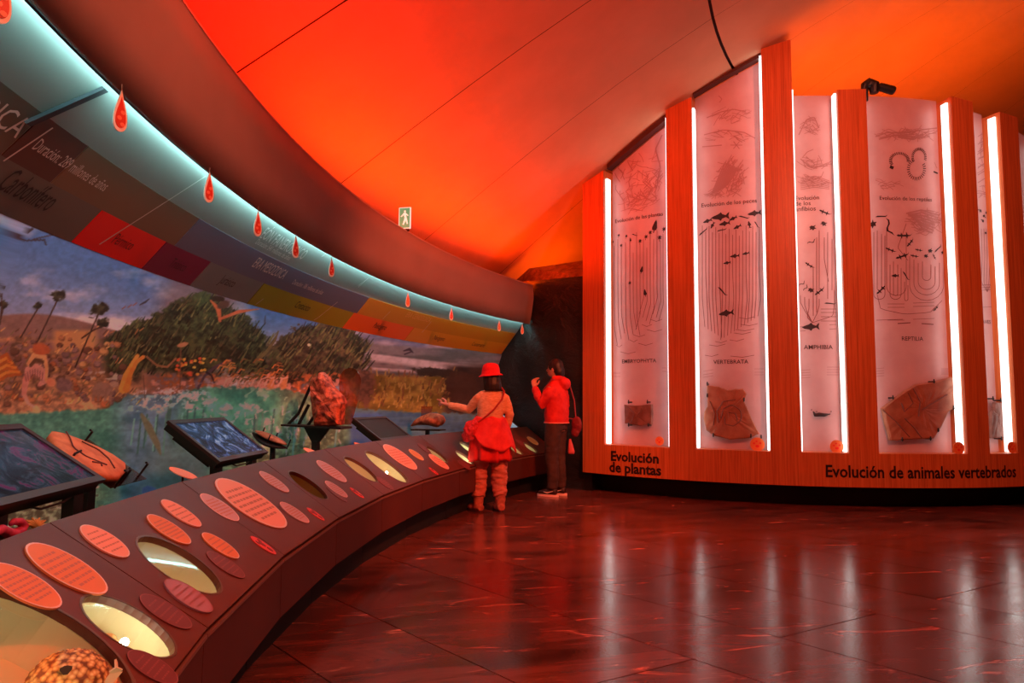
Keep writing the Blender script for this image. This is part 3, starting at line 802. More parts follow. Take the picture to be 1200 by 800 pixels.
# prints on the panels
RPF = RP + 0.003
def wall_fn(r, ph0, z0):
    return lambda x, y: dwall(r, ph0 + math.degrees(x / r), z0 + y)
def wtext(s, xl, xr, yb, r, material, parent, bold=0.0, name='lettering', hs=None):
    pl_, zl = on_wall(xl, yb, r); pr_, zr = on_wall(xr, yb, r)
    zb = (zl + zr) / 2
    return text_on(name, s, 0, R_(pr_ - pl_) * r, 0, hs, wall_fn(r, pl_, zb), material, parent, bold)
wtext('Evolución', 716, 772, 541, SR + 0.004, 'letter', dw, 0.03)
wtext('de plantas', 714, 775, 554.5, SR + 0.004, 'letter', dw, 0.03)
wtext('Evolución de animales vertebrados', 968, 1191, 558.5, SR + 0.004, 'letter', dw, 0.02, hs=0.20)
PT = [[('Evolución de las plantas', 721, 777, 257)], [('Evolución de los peces', 822, 887, 240)],
      [('Evolución', 932, 960, 234), ('de los', 932, 950, 240.5), ('anfibios', 932, 956, 247)], [('Evolución de los reptiles', 1031, 1092, 235)], []]
PB = [('EMBRYOPHYTA', 729, 769, 425), ('VERTEBRATA', 836, 877, 426), ('AMPHIBIA', 942, 976, 409), ('REPTILIA', 1057, 1082, 399), ('AVES', 1151, 1161, 379)]
for i in range(5):
    for t in PT[i]: wtext(*t, RPF, 'print_dark', PANELS[i], 0.002)
    wtext(*PB[i], RPF, 'print_dark', PANELS[i], 0.004)

def wp(x, y, r=RPF):
    p, z = on_wall(x, y, r); return dwall(r, p, z)
class Ink:                       # flat print: ribbons and filled outlines lying on a panel
    def __init__(s): s.g = G()
    def line(s, pts, w=0.007):
        q = [on_wall(x, y, RPF) for x, y in pts]; q = [(R_(p) * RPF, z) for p, z in q]
        vs = []
        for i, (a, z) in enumerate(q):
            a0, z0 = q[max(i - 1, 0)]; a1, z1 = q[min(i + 1, len(q) - 1)]
            dx, dz = a1 - a0, z1 - z0; l = math.hypot(dx, dz) + 1e-9
            for sgn in (-1, 1): vs.append(dwall(RPF, math.degrees((a - sgn * dz / l * w / 2) / RPF), z + sgn * dx / l * w / 2))
        s.g.add(vs, [(2 * i, 2 * i + 2, 2 * i + 3, 2 * i + 1) for i in range(len(q) - 1)])
    def shape(s, pts, cx, cy, size, rot=0, flip=1):
        p, z = on_wall(cx, cy, RPF); k = 1.22 * size / 100.0; c, sn = math.cos(R_(rot)), math.sin(R_(rot))
        vs = [dwall(RPF + 0.001, p + math.degrees((flip * x * c - y * sn) * k / RPF), z + (flip * x * sn + y * c) * k) for x, y in pts]
        s.g.add(vs, [tuple(range(len(vs)))])
    def sketch(s, cx, cy, rx, ry, n, w=0.007, rot=0.0):
        for _ in range(n):
            a = random.random() * 6.28; q = math.sqrt(random.random()); x = cx + rx * q * math.cos(a); y = cy + ry * q * math.sin(a)
            b = random.gauss(rot, 0.55); l = random.uniform(3, 8); dx, dy = l * math.cos(b), -l * math.sin(b); c = random.uniform(-1.5, 1.5)
            s.line(wig([(x - dx, y - dy), (x + c * math.sin(b), y + c * math.cos(b)), (x + dx, y + dy)], 6), w)
    def done(s, material, parent, name='print'): return s.g.build(name, material, parent, kind='stuff')
FISH = [(-.5, 0), (-.35, .08), (-.1, .16), (.05, .26), (.12, .14), (.3, .06), (.42, .18), (.5, .22), (.44, 0), (.5, -.2), (.42, -.14), (.3, -.05), (.1, -.12), (.02, -.24), (-.1, -.14), (-.35, -.09)]
EEL = [(-.5, .05), (-.3, .1), (0, .02), (.3, -.08), (.5, -.02), (.3, -.16), (0, -.08), (-.3, -.02)]
LIZ = [(-.5, .02), (-.38, .09), (-.25, .05), (-.2, .2), (-.14, .05), (.1, .06), (.14, .2), (.2, .05), (.35, .03), (.5, .12), (.36, -.02), (.2, -.05), (.16, -.2), (.1, -.06), (-.14, -.05), (-.18, -.2), (-.24, -.05), (-.4, -.05)]
FROG = [(-.3, .1), (-.1, .25), (.1, .2), (.35, .3), (.2, .08), (.4, -.1), (.2, -.1), (.05, -.28), (-.05, -.12), (-.3, -.2), (-.2, -.02)]
TREE = [(-.04, -.5), (.04, -.5), (.04, -.3), (.16, -.28), (.2, -.1), (.14, .1), (.1, .3), (0, .5), (-.1, .3), (-.15, .1), (-.2, -.1), (-.16, -.28), (-.04, -.3)]
LEAFY = [(-.03, -.5), (.03, -.5), (.05, -.1), (.3, -.15), (.15, .05), (.4, .2), (.15, .2), (.2, .45), (0, .3), (-.2, .45), (-.12, .2), (-.4, .2), (-.15, .05), (-.3, -.15), (-.05, -.1)]
SNAKE = [(-.5, .0), (-.35, .14), (-.15, .1), (0, -.06), (.15, -.1), (.3, .05), (.5, .1), (.34, -.02), (.15, -.2), (0, -.16), (-.18, .02), (-.34, .06)]
def wig(pts, n=14):
    p = np.array(pts, float); t = np.linspace(0, len(p) - 1, n); i = np.clip(t.astype(int), 0, len(p) - 2); f = (t - i)[:, None]
    f = f * f * (3 - 2 * f) * 0.35 + f * 0.65
    return [tuple(q) for q in p[i] * (1 - f) + p[i + 1] * f]
# bay 1: plants
k = Ink(); s = Ink(); fd = Ink()
xs = [719.5, 724, 728, 733, 738, 742, 746, 750, 754, 758, 762, 766, 770, 774, 777]
tops = [288, 280, 290, 284, 278, 296, 272, 286, 280, 290, 276, 280, 270, 282, 274]
for j, (x, t) in enumerate(zip(xs, tops)):
    b = 404 - 3 * j * 0.6 - (j % 3) * 5; b = b if j < 8 else 368 + (j % 4) * 4
    k.line(wig([(x, t), (x, 340), (x + 0.5, b - 20), (x + (4 if j < 7 else -5), b)]), 0.0065)
for (a, b, y) in ((722, 729, 404), (738, 747, 398), (742, 756, 392), (752, 764, 380), (762, 776, 374), (727, 745, 412), (748, 765, 402), (758, 776, 386)):
    k.line([(a, y), ((a + b) / 2, y + 2.5), (b, y)], 0.006)
for (x, y, sz, sh) in ((718, 284, 5.5, LEAFY), (725, 276, 5, LEAFY), (728, 288, 5.5, LEAFY), (734, 277, 5, LEAFY), (739, 281, 5, TREE), (750, 283, 7, LEAFY), (757, 278, 7, LEAFY), (762, 273, 7, LEAFY), (767.5, 265, 15, TREE), (773, 279, 8, LEAFY), (778, 269, 7, LEAFY), (752, 316, 9, TREE), (738, 332, 6, LEAFY), (756, 343, 9, TREE), (744, 275, 8, EEL)):
    s.shape(sh, x, y, sz, random.uniform(-15, 15))
for j in range(22):
    x, y = 724 + random.random() * 52, 168 + random.random() * 80
    if y < 320 - (x - 700) * 2.1 + 40: y = 200 + random.random() * 45
    fd.line(wig([(x, y), (x + random.uniform(-6, 8), y - 6), (x + random.uniform(-8, 10), y - random.uniform(8, 16))]), 0.012)
fd.line(wig([(770, 215), (774, 195), (768, 175), (776, 158)]), 0.02); fd.line(wig([(735, 240), (750, 228), (765, 236)]), 0.015)
for y in (437, 441): fd.line([(718, y), (727, y)], 0.006); fd.line([(776, y - 6), (781, y - 6)], 0.006)
fd.sketch(756, 205, 19, 34, 60, 0.008, 0.9); fd.sketch(748, 238, 20, 9, 30, 0.008)
k.done('print_mid', PANELS[0]); s.done('print_dark', PANELS[0]); fd.done('print_soft', PANELS[0], 'faint_drawing')
# bay 2: fishes
k = Ink(); s = Ink(); fd = Ink()
for j, x in enumerate(np.linspace(823, 890, 18)):
    t = 264 + (j * 7) % 13; b = 398 - abs(j - 6) * 2.5
    k.line(wig([(x, t), (x, 320), (x + (1.5 if j % 4 == 1 else 0), 350), (x + (3 if j < 6 else -2), b)]), 0.0065)
for (a, b, y) in ((831, 850, 404), (838, 852, 400), (855, 872, 398), (860, 880, 390), (862, 884, 386), (868, 888, 380), (826, 842, 416), (856, 884, 417), (866, 884, 372)):
    k.line([(a, y), ((a + b) / 2, y + 1.5), (b, y - 1)], 0.006)
for (x, y, sz, r, sh) in ((844, 254, 19, 2, FISH), (829, 259, 10, 14, FISH), (859, 256, 9, 22, FISH), (872, 254, 12, -6, EEL), (884, 250, 14, 4, FISH), (835, 264, 8, 60, FISH), (849, 262, 12, 6, FISH), (864, 266, 9, 24, FISH), (878, 263, 8, -80, FISH), (887, 263, 9, -48, EEL), (824, 271, 13, 52, EEL), (846, 269, 11, 22, EEL), (861, 300, 10, 3, FISH), (874, 297, 8, 10, FISH), (852, 308, 8, 6, FISH), (847, 341, 14, -38, EEL), (851, 367, 16, 6, FISH)):
    s.shape(sh, x, y, sz, r)
fd.line(wig([(828, 138), (845, 131), (860, 128), (874, 131)]), 0.014); fd.line(wig([(825, 158), (848, 152), (872, 155), (885, 162)]), 0.012)
fd.line([(823, 172), (846, 170)], 0.014); fd.line(wig([(842, 112), (846, 116), (843, 120)]), 0.01)
for q in range(10): fd.line(wig([(834 + q * 2, 228 - q * 1.2), (842 + q * 2.4, 208 - q), (850 + q * 2.2, 190 + q * 1.0)]), 0.02)
for q in range(6): a = q * 1.05; fd.line([(863, 170), (863 + 7 * math.cos(a), 170 + 5 * math.sin(a))], 0.01)
for y in (432, 436, 439): fd.line([(824, y + 3), (836, y + 1)], 0.006); fd.line([(884, y), (895, y)], 0.006)
fd.sketch(857, 135, 22, 9, 26, 0.007, 0.5); fd.sketch(856, 208, 17, 20, 90, 0.009, 0.9); fd.sketch(838, 226, 10, 5, 20); fd.sketch(852, 160, 28, 6, 18)
k.done('print_mid', PANELS[1]); s.done('print_dark', PANELS[1]); fd.done('print_soft', PANELS[1], 'faint_drawing')
# bay 3: amphibians
k = Ink(); s = Ink(); fd = Ink()
for j, (x, t, b) in enumerate(((957, 278, 366), (960, 270, 340), (966, 278, 330), (970, 272, 350), (975, 280, 340), (953, 312, 370), (938, 346, 362), (943, 348, 368), (948, 350, 372), (960, 350, 366), (978, 340, 370))):
    k.line(wig([(x, t), (x, (t + b) / 2), (x + (4 if j in (1, 2, 6, 7) else -2), b), (952, 378)] if j > 5 else [(x, t), (x, (t + b) / 2), (x + (5 if j == 2 else 0), b)]), 0.0065)
for y in (362, 366, 371, 376): k.line([(962, y), (980, y)], 0.006); k.line([(936, y + 12), (980, y + 9)], 0.005) if y > 370 else None
for (x, y, sz, r, sh) in ((967, 249, 13, -25, LIZ), (952, 267, 10, 0, FROG), (965, 262, 9, -30, FROG), (951, 283, 10, 30, SNAKE), (949, 311, 11, -35, LIZ), (961, 341, 13, 40, LIZ), (973, 355, 12, 8, EEL), (940, 332, 8, 40, SNAKE), (950, 340, 9, -20, FROG), (944, 337, 8, 60, SNAKE), (950, 383, 17, 2, FISH)):
    s.shape(sh, x, y, sz, r)
fd.line(wig([(936, 158), (945, 140), (954, 137), (960, 150)]), 0.012); fd.line(wig([(940, 185), (946, 178), (953, 175)]), 0.01); fd.line(wig([(938, 186), (950, 196), (970, 194)]), 0.014)
for q in range(7): fd.line(wig([(938, 210 + q * 2), (955, 206 + q * 2.2), (972, 212 + q * 1.6)]), 0.008)
for q in range(4): fd.line([(937, 434 + q * 3), (950, 433 + q * 3)], 0.006); fd.line([(969, 430 + q * 3), (983, 430 + q * 3)], 0.006)
fd.sketch(948, 146, 12, 9, 22, 0.007); fd.sketch(955, 192, 16, 6, 22, 0.007); fd.sketch(955, 212, 17, 6, 24, 0.007)
k.done('print_mid', PANELS[2]); s.done('print_dark', PANELS[2]); fd.done('print_soft', PANELS[2], 'faint_drawing')
# bay 4: reptiles
k = Ink(); s = Ink(); fd = Ink()
for a, b, t, y in ((1024, 1037, 272, 350), (1028, 1033, 270, 340), (1039, 1062, 268, 345), (1043, 1056, 310, 350), (1047, 1052, 306, 346), (1066, 1106, 300, 350), (1071, 1101, 304, 344), (1076, 1096, 308, 338), (1081, 1091, 306, 328), (1060, 1064, 330, 352)):
    m_ = (a + b) / 2; h = (b - a) / 2
    k.line([(a, t), (a, y - h * 0.8)] + [(m_ - h * math.cos(q), y - h * 0.8 + h * 0.9 * math.sin(q)) for q in np.linspace(0.15, math.pi - 0.15, 9)] + [(b, y - h * 0.8), (b, t + 4)], 0.0065)
k.line(wig([(1028, 345), (1032, 362), (1060, 368), (1090, 366), (1104, 352)]), 0.0065); k.line(wig([(1062, 262), (1052, 290), (1064, 305)]), 0.0065)
for y in (356, 360, 375): k.line([(1040, y), (1060, y)], 0.005); k.line([(1070, y - 1), (1095, y - 2)], 0.005)
k.line([(1027, 375), (1058, 374)], 0.006); k.line([(1052, 379), (1067, 378)], 0.012); k.line([(1080, 379), (1094, 380)], 0.012)
for (x, y, sz, r, sh) in ((1033, 253, 13, 16, EEL), (1023, 263, 12, 50, FROG), (1042, 266, 20, -70, SNAKE), (1060, 276, 17, 2, LIZ), (1044, 293, 12, -20, LIZ), (1058, 300, 16, 20, LIZ), (1067, 284, 12, 50, LIZ), (1077, 293, 9, -8, LIZ), (1072, 300, 10, -8, LIZ), (1085, 300, 7, 0, FROG), (1090, 294, 8, 20, FROG), (1095, 301, 7, -60, LIZ), (1099, 291, 12, 55, EEL), (1049, 323, 8, 0, FISH), (1062, 323, 12, -45, EEL), (1033, 339, 14, 45, LIZ), (1097, 361, 9, 45, LIZ), (1105, 296, 7, 20, FROG)):
    s.shape(sh, x, y, sz, r)
for (cx_, cy_, rx, ry, a0, a1) in ((1054, 188, 11, 9, 2.6, 6.4), (1074, 198, 10, 12, -0.5, 4.2), (1077, 184, 8, 10, 2.6, 6.6)):
    prev = None
    for q in np.linspace(a0, a1, 22):
        c_, s_ = math.cos(q), math.sin(q)
        s.line([(cx_ + rx * 0.78 * c_, cy_ + ry * 0.78 * s_), (cx_ + rx * 1.12 * c_, cy_ + ry * 1.12 * s_)], 0.010)
s.line([(1043, 195), (1047, 197)], 0.04); s.line([(1094, 201), (1099, 203)], 0.02)
fd.line(wig([(1026, 160), (1040, 155), (1060, 156), (1080, 152), (1098, 150)]), 0.016); fd.line(wig([(1030, 163), (1050, 158), (1078, 161)]), 0.02); fd.line(wig([(1052, 160), (1070, 163), (1082, 157)]), 0.03)
for q in range(8): fd.line(wig([(1062 + q * 2, 250 + q * 1.5), (1080, 246 + q * 3), (1100 - q, 252 + q * 3)]), 0.02)
fd.line([(1095, 190), (1098, 197)], 0.008)
for q in range(4): fd.line([(1026, 432 + q * 3), (1036, 431 + q * 3)], 0.006); fd.line([(1103, 432 + q * 2), (1114, 432 + q * 2)], 0.008)
fd.sketch(1062, 157, 34, 6, 60, 0.008, 0.1); fd.sketch(1085, 260, 19, 14, 80, 0.008, -0.2); fd.sketch(1040, 215, 14, 6, 14, 0.006)
k.done('print_mid', PANELS[3]); s.done('print_dark', PANELS[3]); fd.done('print_soft', PANELS[3], 'faint_drawing')
# bay 5: birds
k = Ink(); s = Ink(); fd = Ink()
for x in (1150, 1153, 1156, 1159, 1162): k.line(wig([(x, 268), (x + 1, 300), (x, 330), (1157, 342)]), 0.006)
for y in (334, 337, 340, 360): k.line([(1150, y), (1166, y - 1)], 0.005)
for j in range(12): s.shape(FROG if j % 2 else LIZ, 1148 + (j * 5) % 17, 246 + (j * 7) % 16, 5.5, j * 40)
s.shape(FROG, 1155, 273, 5, 0)
for q in range(7): fd.line(wig([(1146, 160 + q * 9), (1154, 155 + q * 9), (1162, 166 + q * 8)]), 0.012)
fd.sketch(1154, 180, 8, 26, 30, 0.008, 1.2); fd.sketch(1155, 225, 8, 8, 14)
k.done('print_mid', PANELS[4]); s.done('print_dark', PANELS[4]); fd.done('print_soft', PANELS[4], 'faint_drawing')

# fossil slabs pinned in front of the panels
def relief(outline, r0, thick, mtl, name, parent=None, n=16, rough_=0.008, seed=1, **kw):
    """Irregular slab: pixel outline placed at radius r0 of the display wall, bumpy front face."""
    q = [on_wall(x, y, r0) for x, y in outline]
    ring = []
    for i in range(len(q)):
        a, b = np.array(q[i]), np.array(q[(i + 1) % len(q)])
        for t in np.linspace(0, 1, 3, endpoint=False): ring.append(a + (b - a) * t + (RNG.random(2) - 0.5) * np.array([0.06, 0.005]))
    c = np.mean(ring, 0); m_ = len(ring); v = []; f = []
    levels = [(1.0, 0.0), (1.0, 0.75), (0.96, 1.0), (0.7, 1.0), (0.4, 1.0), (0.15, 1.0)]
    for s_, d in levels:
        for p in ring:
            pp = c + (p - c) * s_
            h = thick * d + (rough_ * noise.noise(Vector((pp[0] * 9, pp[1] * 9, seed))) if d > 0 else 0)
            v.append(dwall(r0 + h, pp[0], pp[1]))
    v.append(dwall(r0 + thick, c[0], c[1]))
    for l in range(len(levels) - 1):
        for i in range(m_): f.append((l * m_ + i, l * m_ + (i + 1) % m_, (l + 1) * m_ + (i + 1) % m_, (l + 1) * m_ + i))
    l = len(levels) - 1
    for i in range(m_): f.append((l * m_ + i, l * m_ + (i + 1) % m_, len(v) - 1))
    f.append(tuple(range(m_))[::-1])
    return mk(name, v, f, mtl, parent, smooth=False, **kw)
def pins(t, pts, r):
    for x, y in pts:
        p, z = on_wall(x, y, r + 0.05)
        g = G().tube([dwall(RP, p, z), dwall(r + 0.07, p, z)], 0.009, 8)
        g.tube([dwall(r + 0.058, p, z - 0.02), dwall(r + 0.058, p, z + 0.03)], 0.008, 6); g.build('mounting_pin', 'black_metal', t)
def slab(name, label, outline, mtl, pinpts, trace, seed, thick=0.045):
    p, z = on_wall(*np.mean(outline, 0), RP + 0.05)
    t = thing(name, dwall(RP + 0.05, p, z), label, 'fossil', 'fossil slabs in the display wall')
    relief(outline, RP + 0.035, thick, mtl, 'stone', t, seed=seed)
    g = G()
    for pl_ in trace:
        pts = wig(pl_, 16); w_ = 0.012
        q = [on_wall(x, y, RP + 0.035 + thick) for x, y in pts]
        g.tube([dwall(RP + 0.035 + thick + 0.002, a, b) for a, b in q], 0.007, 5)
    if trace: g.build('fossil_trace', 'rock_line', t)
    pins(t, pinpts, RP + 0.035)
    return t
o1 = [(733, 474), (745, 475), (757, 474), (765, 473.5), (765.5, 485), (765, 497), (752, 498.5), (741, 497), (734, 496), (733.5, 486)]
slab('fossil_slab', 'small grey rectangular fossil slab below the word EMBRYOPHYTA', o1, 'rock_slab2', [(737, 471), (759, 471), (737, 498), (760, 498)], [[(738, 478), (744, 484), (741, 492)], [(752, 478), (750, 488), (756, 494)]], 2)
o2 = [(829, 451), (842, 453), (853, 457), (862, 455.5), (871, 455.5), (875, 461), (872, 470), (882, 492), (889.5, 508), (878, 513), (856, 515), (837, 510), (828, 504), (825, 490), (826, 482), (829.5, 476)]
slab('fossil_slab', 'rounded brown fossil slab below the word VERTEBRATA', o2, 'rock_slab', [(829, 450), (829, 463.5), (872, 468.5), (836, 510), (880, 511), (892, 512)], [[(845, 490), (848, 478), (858, 474), (868, 480), (869, 492), (860, 499), (850, 497), (849, 488)], [(842, 495), (840, 482), (848, 470), (862, 468)], [(854, 483), (862, 484), (864, 492)], [(832, 470), (838, 484), (836, 498)]], 3)
o4 = [(1032, 478.5), (1047, 466), (1058, 458), (1071, 450.5), (1092, 447.5), (1112, 441.5), (1117, 450), (1120, 460), (1119, 473.5), (1108, 482.5), (1100, 500), (1091, 513.5), (1070, 514), (1041, 516), (1039, 507), (1036, 497)]
slab('fossil_slab', 'large pointed orange-brown fossil slab below the word REPTILIA', o4, 'rock_slab', [(1046, 466), (1094, 447), (1117, 478), (1099, 504), (1057, 515), (1090, 514)], [[(1034, 480), (1050, 494), (1066, 512)], [(1060, 490), (1072, 502), (1080, 513)], [(1064, 460), (1070, 472), (1060, 482), (1056, 472)], [(1080, 480), (1096, 470), (1110, 462)], [(1070, 455), (1078, 470), (1076, 488)]], 4, 0.055)
o5 = [(1158.5, 482), (1162, 478), (1163, 471), (1169, 471.5), (1174.5, 472), (1174.8, 490), (1174.5, 512), (1166, 513), (1158, 513), (1158, 497)]
slab('fossil_slab', 'narrow tan fossil slab in the bay below the word AVES', o5, 'rock_slab2', [(1163, 467), (1172, 469), (1173, 514)], [], 5)
p, z = on_wall(960, 485, RP + 0.04)
t = thing('fossil_jaw', dwall(RP + 0.04, p, z), 'tiny dark fossil jaw pinned below the word AMPHIBIA', 'fossil')
g = G(); g.tube([wp(x, y, RP + 0.045) for x, y in ((953, 482), (955, 486), (960, 485.5), (966, 486), (973, 485))], [0.008, 0.022, 0.024, 0.02, 0.005], 8); g.build('jaw_bone', 'print_dark', t, smooth=True)
for x, y in ((951, 480), (974, 482), (957, 482)): G().tube([wp(x, y, RP), wp(x, y, RP + 0.06)], 0.007, 6).build('mounting_pin', 'black_metal', t)
# round orange stickers at the foot of each bay
for (x, y, rr_, nm) in ((773, 516.5, 0.058, 'plant'), (887.5, 520.5, 0.085, 'fish'), (980.5, 523, 0.078, 'amphibian'), (1123, 525, 0.075, 'reptile'), (1185.5, 524, 0.07, 'bird')):
    r_ = 4.97 if x > 1000 else 4.9
    p, z = on_wall(x, y, r_)
    t = thing('round_tag', dwall(r_, p, z - rr_), 'round orange tag at the foot of the %s evolution bay' % nm, 'sign')
    c = [dwall(r_, p + math.degrees(rr_ * math.cos(q) / r_), z + rr_ * math.sin(q)) for q in np.linspace(0, 2 * math.pi, 24, endpoint=False)]
    nrm = dwall(1, p, 0) - dwall(0, p, 0)
    G().ring_extrude(c, nrm, 0.008).build('disc', 'disc_orange', t)
    g = G()
    for dx, dz, a, b in ((0, -0.25, 0.28, 0.2), (-0.45, 0.15, 0.16, 0.14), (0.42, 0.2, 0.16, 0.14), (-0.1, 0.45, 0.15, 0.13)):
        c = [dwall(r_ + 0.0085, p + math.degrees(rr_ * (dx + a * math.cos(q)) / r_), z + rr_ * (dz + b * math.sin(q))) for q in np.linspace(0, 2 * math.pi, 10, endpoint=False)]
        g.ring_extrude(c, nrm, 0.002)
    g.build('emblem', 'disc_red', t)
# orange uplights standing inside the display wall
for a, b, nm in ((-12, 2, 'behind the amphibian bay'), (4, 18, 'behind the reptile bay'), (20, 36, 'behind the bird bay')):
    o = thing('uplight', dwall(4.35, (a + b) / 2, 0), 'long orange uplight hidden %s' % nm, 'light')
    cbox(G(), a, b, 4.28, 4.46, 4.46, 4.55, n=6).build('housing', 'black_metal', o)
    cbox(G(), a, b, 4.30, 4.44, 4.552, 4.56, n=6).build('lens', 'top_led', o)
    for q in (a + 1, b - 1): G().tube([dwall(4.37, q, 0), dwall(4.37, q, 4.46)], 0.02, 6).build('leg', 'black_metal', o)
# spotlight clamped to the top of the fourth fin
p, z = on_wall(1020, 104, 4.86)
t = thing('clamp_spotlight', dwall(4.88, -1.8, 5.08), 'black twin-head spotlight on top of the wood fin beside the reptile panel', 'light')
def w3(x, y, r=4.86): return wp(x, y, r)
G().tube([w3(1012, 105), w3(1013, 100.5), w3(1018, 98), w3(1024, 100), w3(1024.5, 109)], [0.03, 0.05, 0.07, 0.07, 0.05], 12).build('driver_box', 'black', t)
G().tube([w3(1029, 100.5), w3(1031, 101.5), w3(1046, 106), w3(1047.5, 106.5)], [0.035, 0.05, 0.055, 0.05], 12).build('lamp_head', 'black', t)
G().tube([w3(1022, 102), w3(1030, 102)], 0.02, 8).build('bracket', 'black', t)
G().tube([w3(1015, 104), w3(1015, 118)], 0.025, 8).build('clamp', 'black', t)

# ================================================================== TIMELINE BOARD under the soffit
B0, B1 = (12.10, 2.415), (12.50, 1.945)           # upper and lower edge of the sloping board
blen = math.hypot(B1[0] - B0[0], B1[1] - B0[1])
bn = np.array([-(B0[1] - B1[1]), -(B1[0] - B0[0])]) / blen   # (dr, dz) towards the room
def board(th, s, off=0.0):
    r = B0[0] + (B1[0] - B0[0]) * s + bn[0] * off; z = B0[1] + (B1[1] - B0[1]) * s + bn[1] * off
    return hall(r, th, z)
tb = thing('timeline_board', hall(12.3, 0, 2.0), 'sloping geological timeline board with coloured blocks above the mural', 'sign')
def patch(name, t0, t1, s0, s1, col, off=0.004, rough=0.35, parent=None, slant=0.35):
    n = max(2, int((t1 - t0) / 0.8) + 1); v = []; f = []
    for i in range(n + 1):
        t = t0 + (t1 - t0) * i / n
        for s_, o in ((s0, off), (s1, off), (s1, -0.002), (s0, -0.002)): v.append(board(t - 0 * slant, s_, o))
    for i in range(n):
        for j in range(4): f.append((i * 4 + j, i * 4 + (j + 1) % 4, (i + 1) * 4 + (j + 1) % 4, (i + 1) * 4 + j))
    f.append((3, 2, 1, 0)); f.append(tuple(n * 4 + j for j in range(4)))
    return mk(name, v, f, col, parent or tb)
patch('board', START, END - 0.05, 0.0, 1.02, mat('board_grey', (128, 126, 120), 0.4), 0.0)
def pm(c): return mat('block_print', c, 0.38, spec=0.35)
E_, P_ = (0.372, 0.70), (0.70, 1.015)
g_ = 0.04
for t0, t1, c in ((START, -6.85, (92, 84, 72)), (-6.85, -5.42, (84, 58, 52)), (-5.42, -0.30, (112, 92, 72)), (-0.30, 13.55, (92, 100, 122)), (13.55, END - 0.1, (190, 136, 36))):
    patch('era_block', t0, t1 - g_, *E_, pm(c))
for t0, t1, c in ((START, -3.6, (98, 94, 86)), (-3.6, -0.72, (226, 26, 24)), (-0.72, 1.78, (112, 20, 66)), (1.78, 5.4, (108, 122, 122)), (5.4, 13.3, (146, 146, 34)), (13.3, 19.75, (226, 104, 34)), (19.75, END - 0.1, (210, 150, 40))):
    patch('period_block', t0, t1 - g_, *P_, pm(c))
rev('lower_edge', [(12.498, 1.95), (12.512, 1.925), (12.53, 1.93), (12.53, 1.96)], START, END - 0.05, 1.0, mat('board_edge', (70, 56, 50), 0.5), tb, closed=True)
def btext(s, t0, t1, sb, material, hs=None, bold=0.0, shear=0.0):
    r = 12.3
    return text_on('lettering', s, 0, R_(t1 - t0) * r, 0, hs, lambda x, y: board(t0 + math.degrees(x / r), sb - y / blen, 0.007), material, tb, bold, shear)
WH = mat('board_white_ink', (200, 190, 182), 0.4); DK = mat('board_dark_ink', (38, 32, 32), 0.5); RD = mat('board_dark_red_ink', (96, 14, 14), 0.5)
btext('ERA PALEOZOICA', -10.6, -6.95, 0.575, WH, 0.12)
btext('Duración: 289 millones de años', -6.5, -4.1, 0.575, WH, 0.075)
btext('Carbonífero', -6.4, -4.95, 0.885, DK, 0.15, shear=0.15)
btext('Pérmico', -2.55, -1.75, 0.90, RD, 0.09)
btext('Triásico', 0.1, 0.9, 0.90, mat('board_plum_ink', (58, 10, 34), 0.5), 0.09)
btext('Jurásico', 2.9, 3.8, 0.88, DK, 0.10)
btext('Cretácico', 8.4, 9.6, 0.88, DK, 0.10)
btext('Paleógeno', 15.8, 17.1, 0.88, DK, 0.10)
btext('Neógeno', 22.5, 23.8, 0.88, DK, 0.10)
btext('Cuaternario', 27.2, 28.8, 0.88, DK, 0.09)
btext('EÓN FANEROZOICO', 2.95, 6.35, 0.235, WH, 0.13)
btext('Duración: 541 millones de años', 3.0, 5.6, 0.315, WH, 0.06)
btext('ERA MESOZOICA', 3.85, 6.2, 0.565, WH, 0.12)
btext('Duración: 186 millones de años', 7.0, 9.6, 0.575, WH, 0.065)
btext('ERA CENOZOICA', 18.0, 20.8, 0.52, mat('board_ochre_ink', (214, 156, 90), 0.5), 0.10)
# thin pale lines across the board
for px0, py0, px1, py1 in ((240, 205, 115, 285), (60, 148, 2, 187), (329, 252, 318, 260), (386, 293, 376, 300), (431, 325, 419, 336), (308, 349, 296, 358), (395, 353, 365, 377), (457, 364, 448, 373), (505, 376, 494, 389), (430, 326, 419, 334)):
    q = []
    for x, y in ((px0, py0), (px1, py1)):
        P = on_cone(x, y, B0[0], B0[1], B1[0], B1[1]); r, t = hall_rt(P); q.append((t, (B0[1] - P[2]) / (B0[1] - B1[1])))
    (ta, sa), (tb_, sb_) = q
    w_ = 0.0035 / 12.3
    n = 4; v = []
    for i in range(n + 1):
        t = ta + (tb_ - ta) * i / n; s_ = min(max(sa + (sb_ - sa) * i / n, 0.02), 0.99)
        v += [board(t - math.degrees(w_), s_, 0.008), board(t + math.degrees(w_), s_, 0.008)]
    mk('thin_line', v, [(2 * i, 2 * i + 1, 2 * i + 3, 2 * i + 2) for i in range(n)], WH, tb)
# shadow line across the board near the soffit, put in as a dark bar
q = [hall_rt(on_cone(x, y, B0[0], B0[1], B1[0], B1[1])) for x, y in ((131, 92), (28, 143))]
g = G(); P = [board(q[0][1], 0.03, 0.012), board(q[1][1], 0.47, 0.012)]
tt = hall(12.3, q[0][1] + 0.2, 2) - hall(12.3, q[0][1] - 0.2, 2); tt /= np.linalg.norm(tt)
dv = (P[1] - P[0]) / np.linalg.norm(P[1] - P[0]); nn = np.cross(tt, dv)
g.obox(P[0], dv, tt, nn, 0, np.linalg.norm(P[1] - P[0]), -0.014, 0.014, -0.008, 0.008); g.build('shadow_bar', mat('shadow_grey', (44, 40, 46), 0.7), tb)

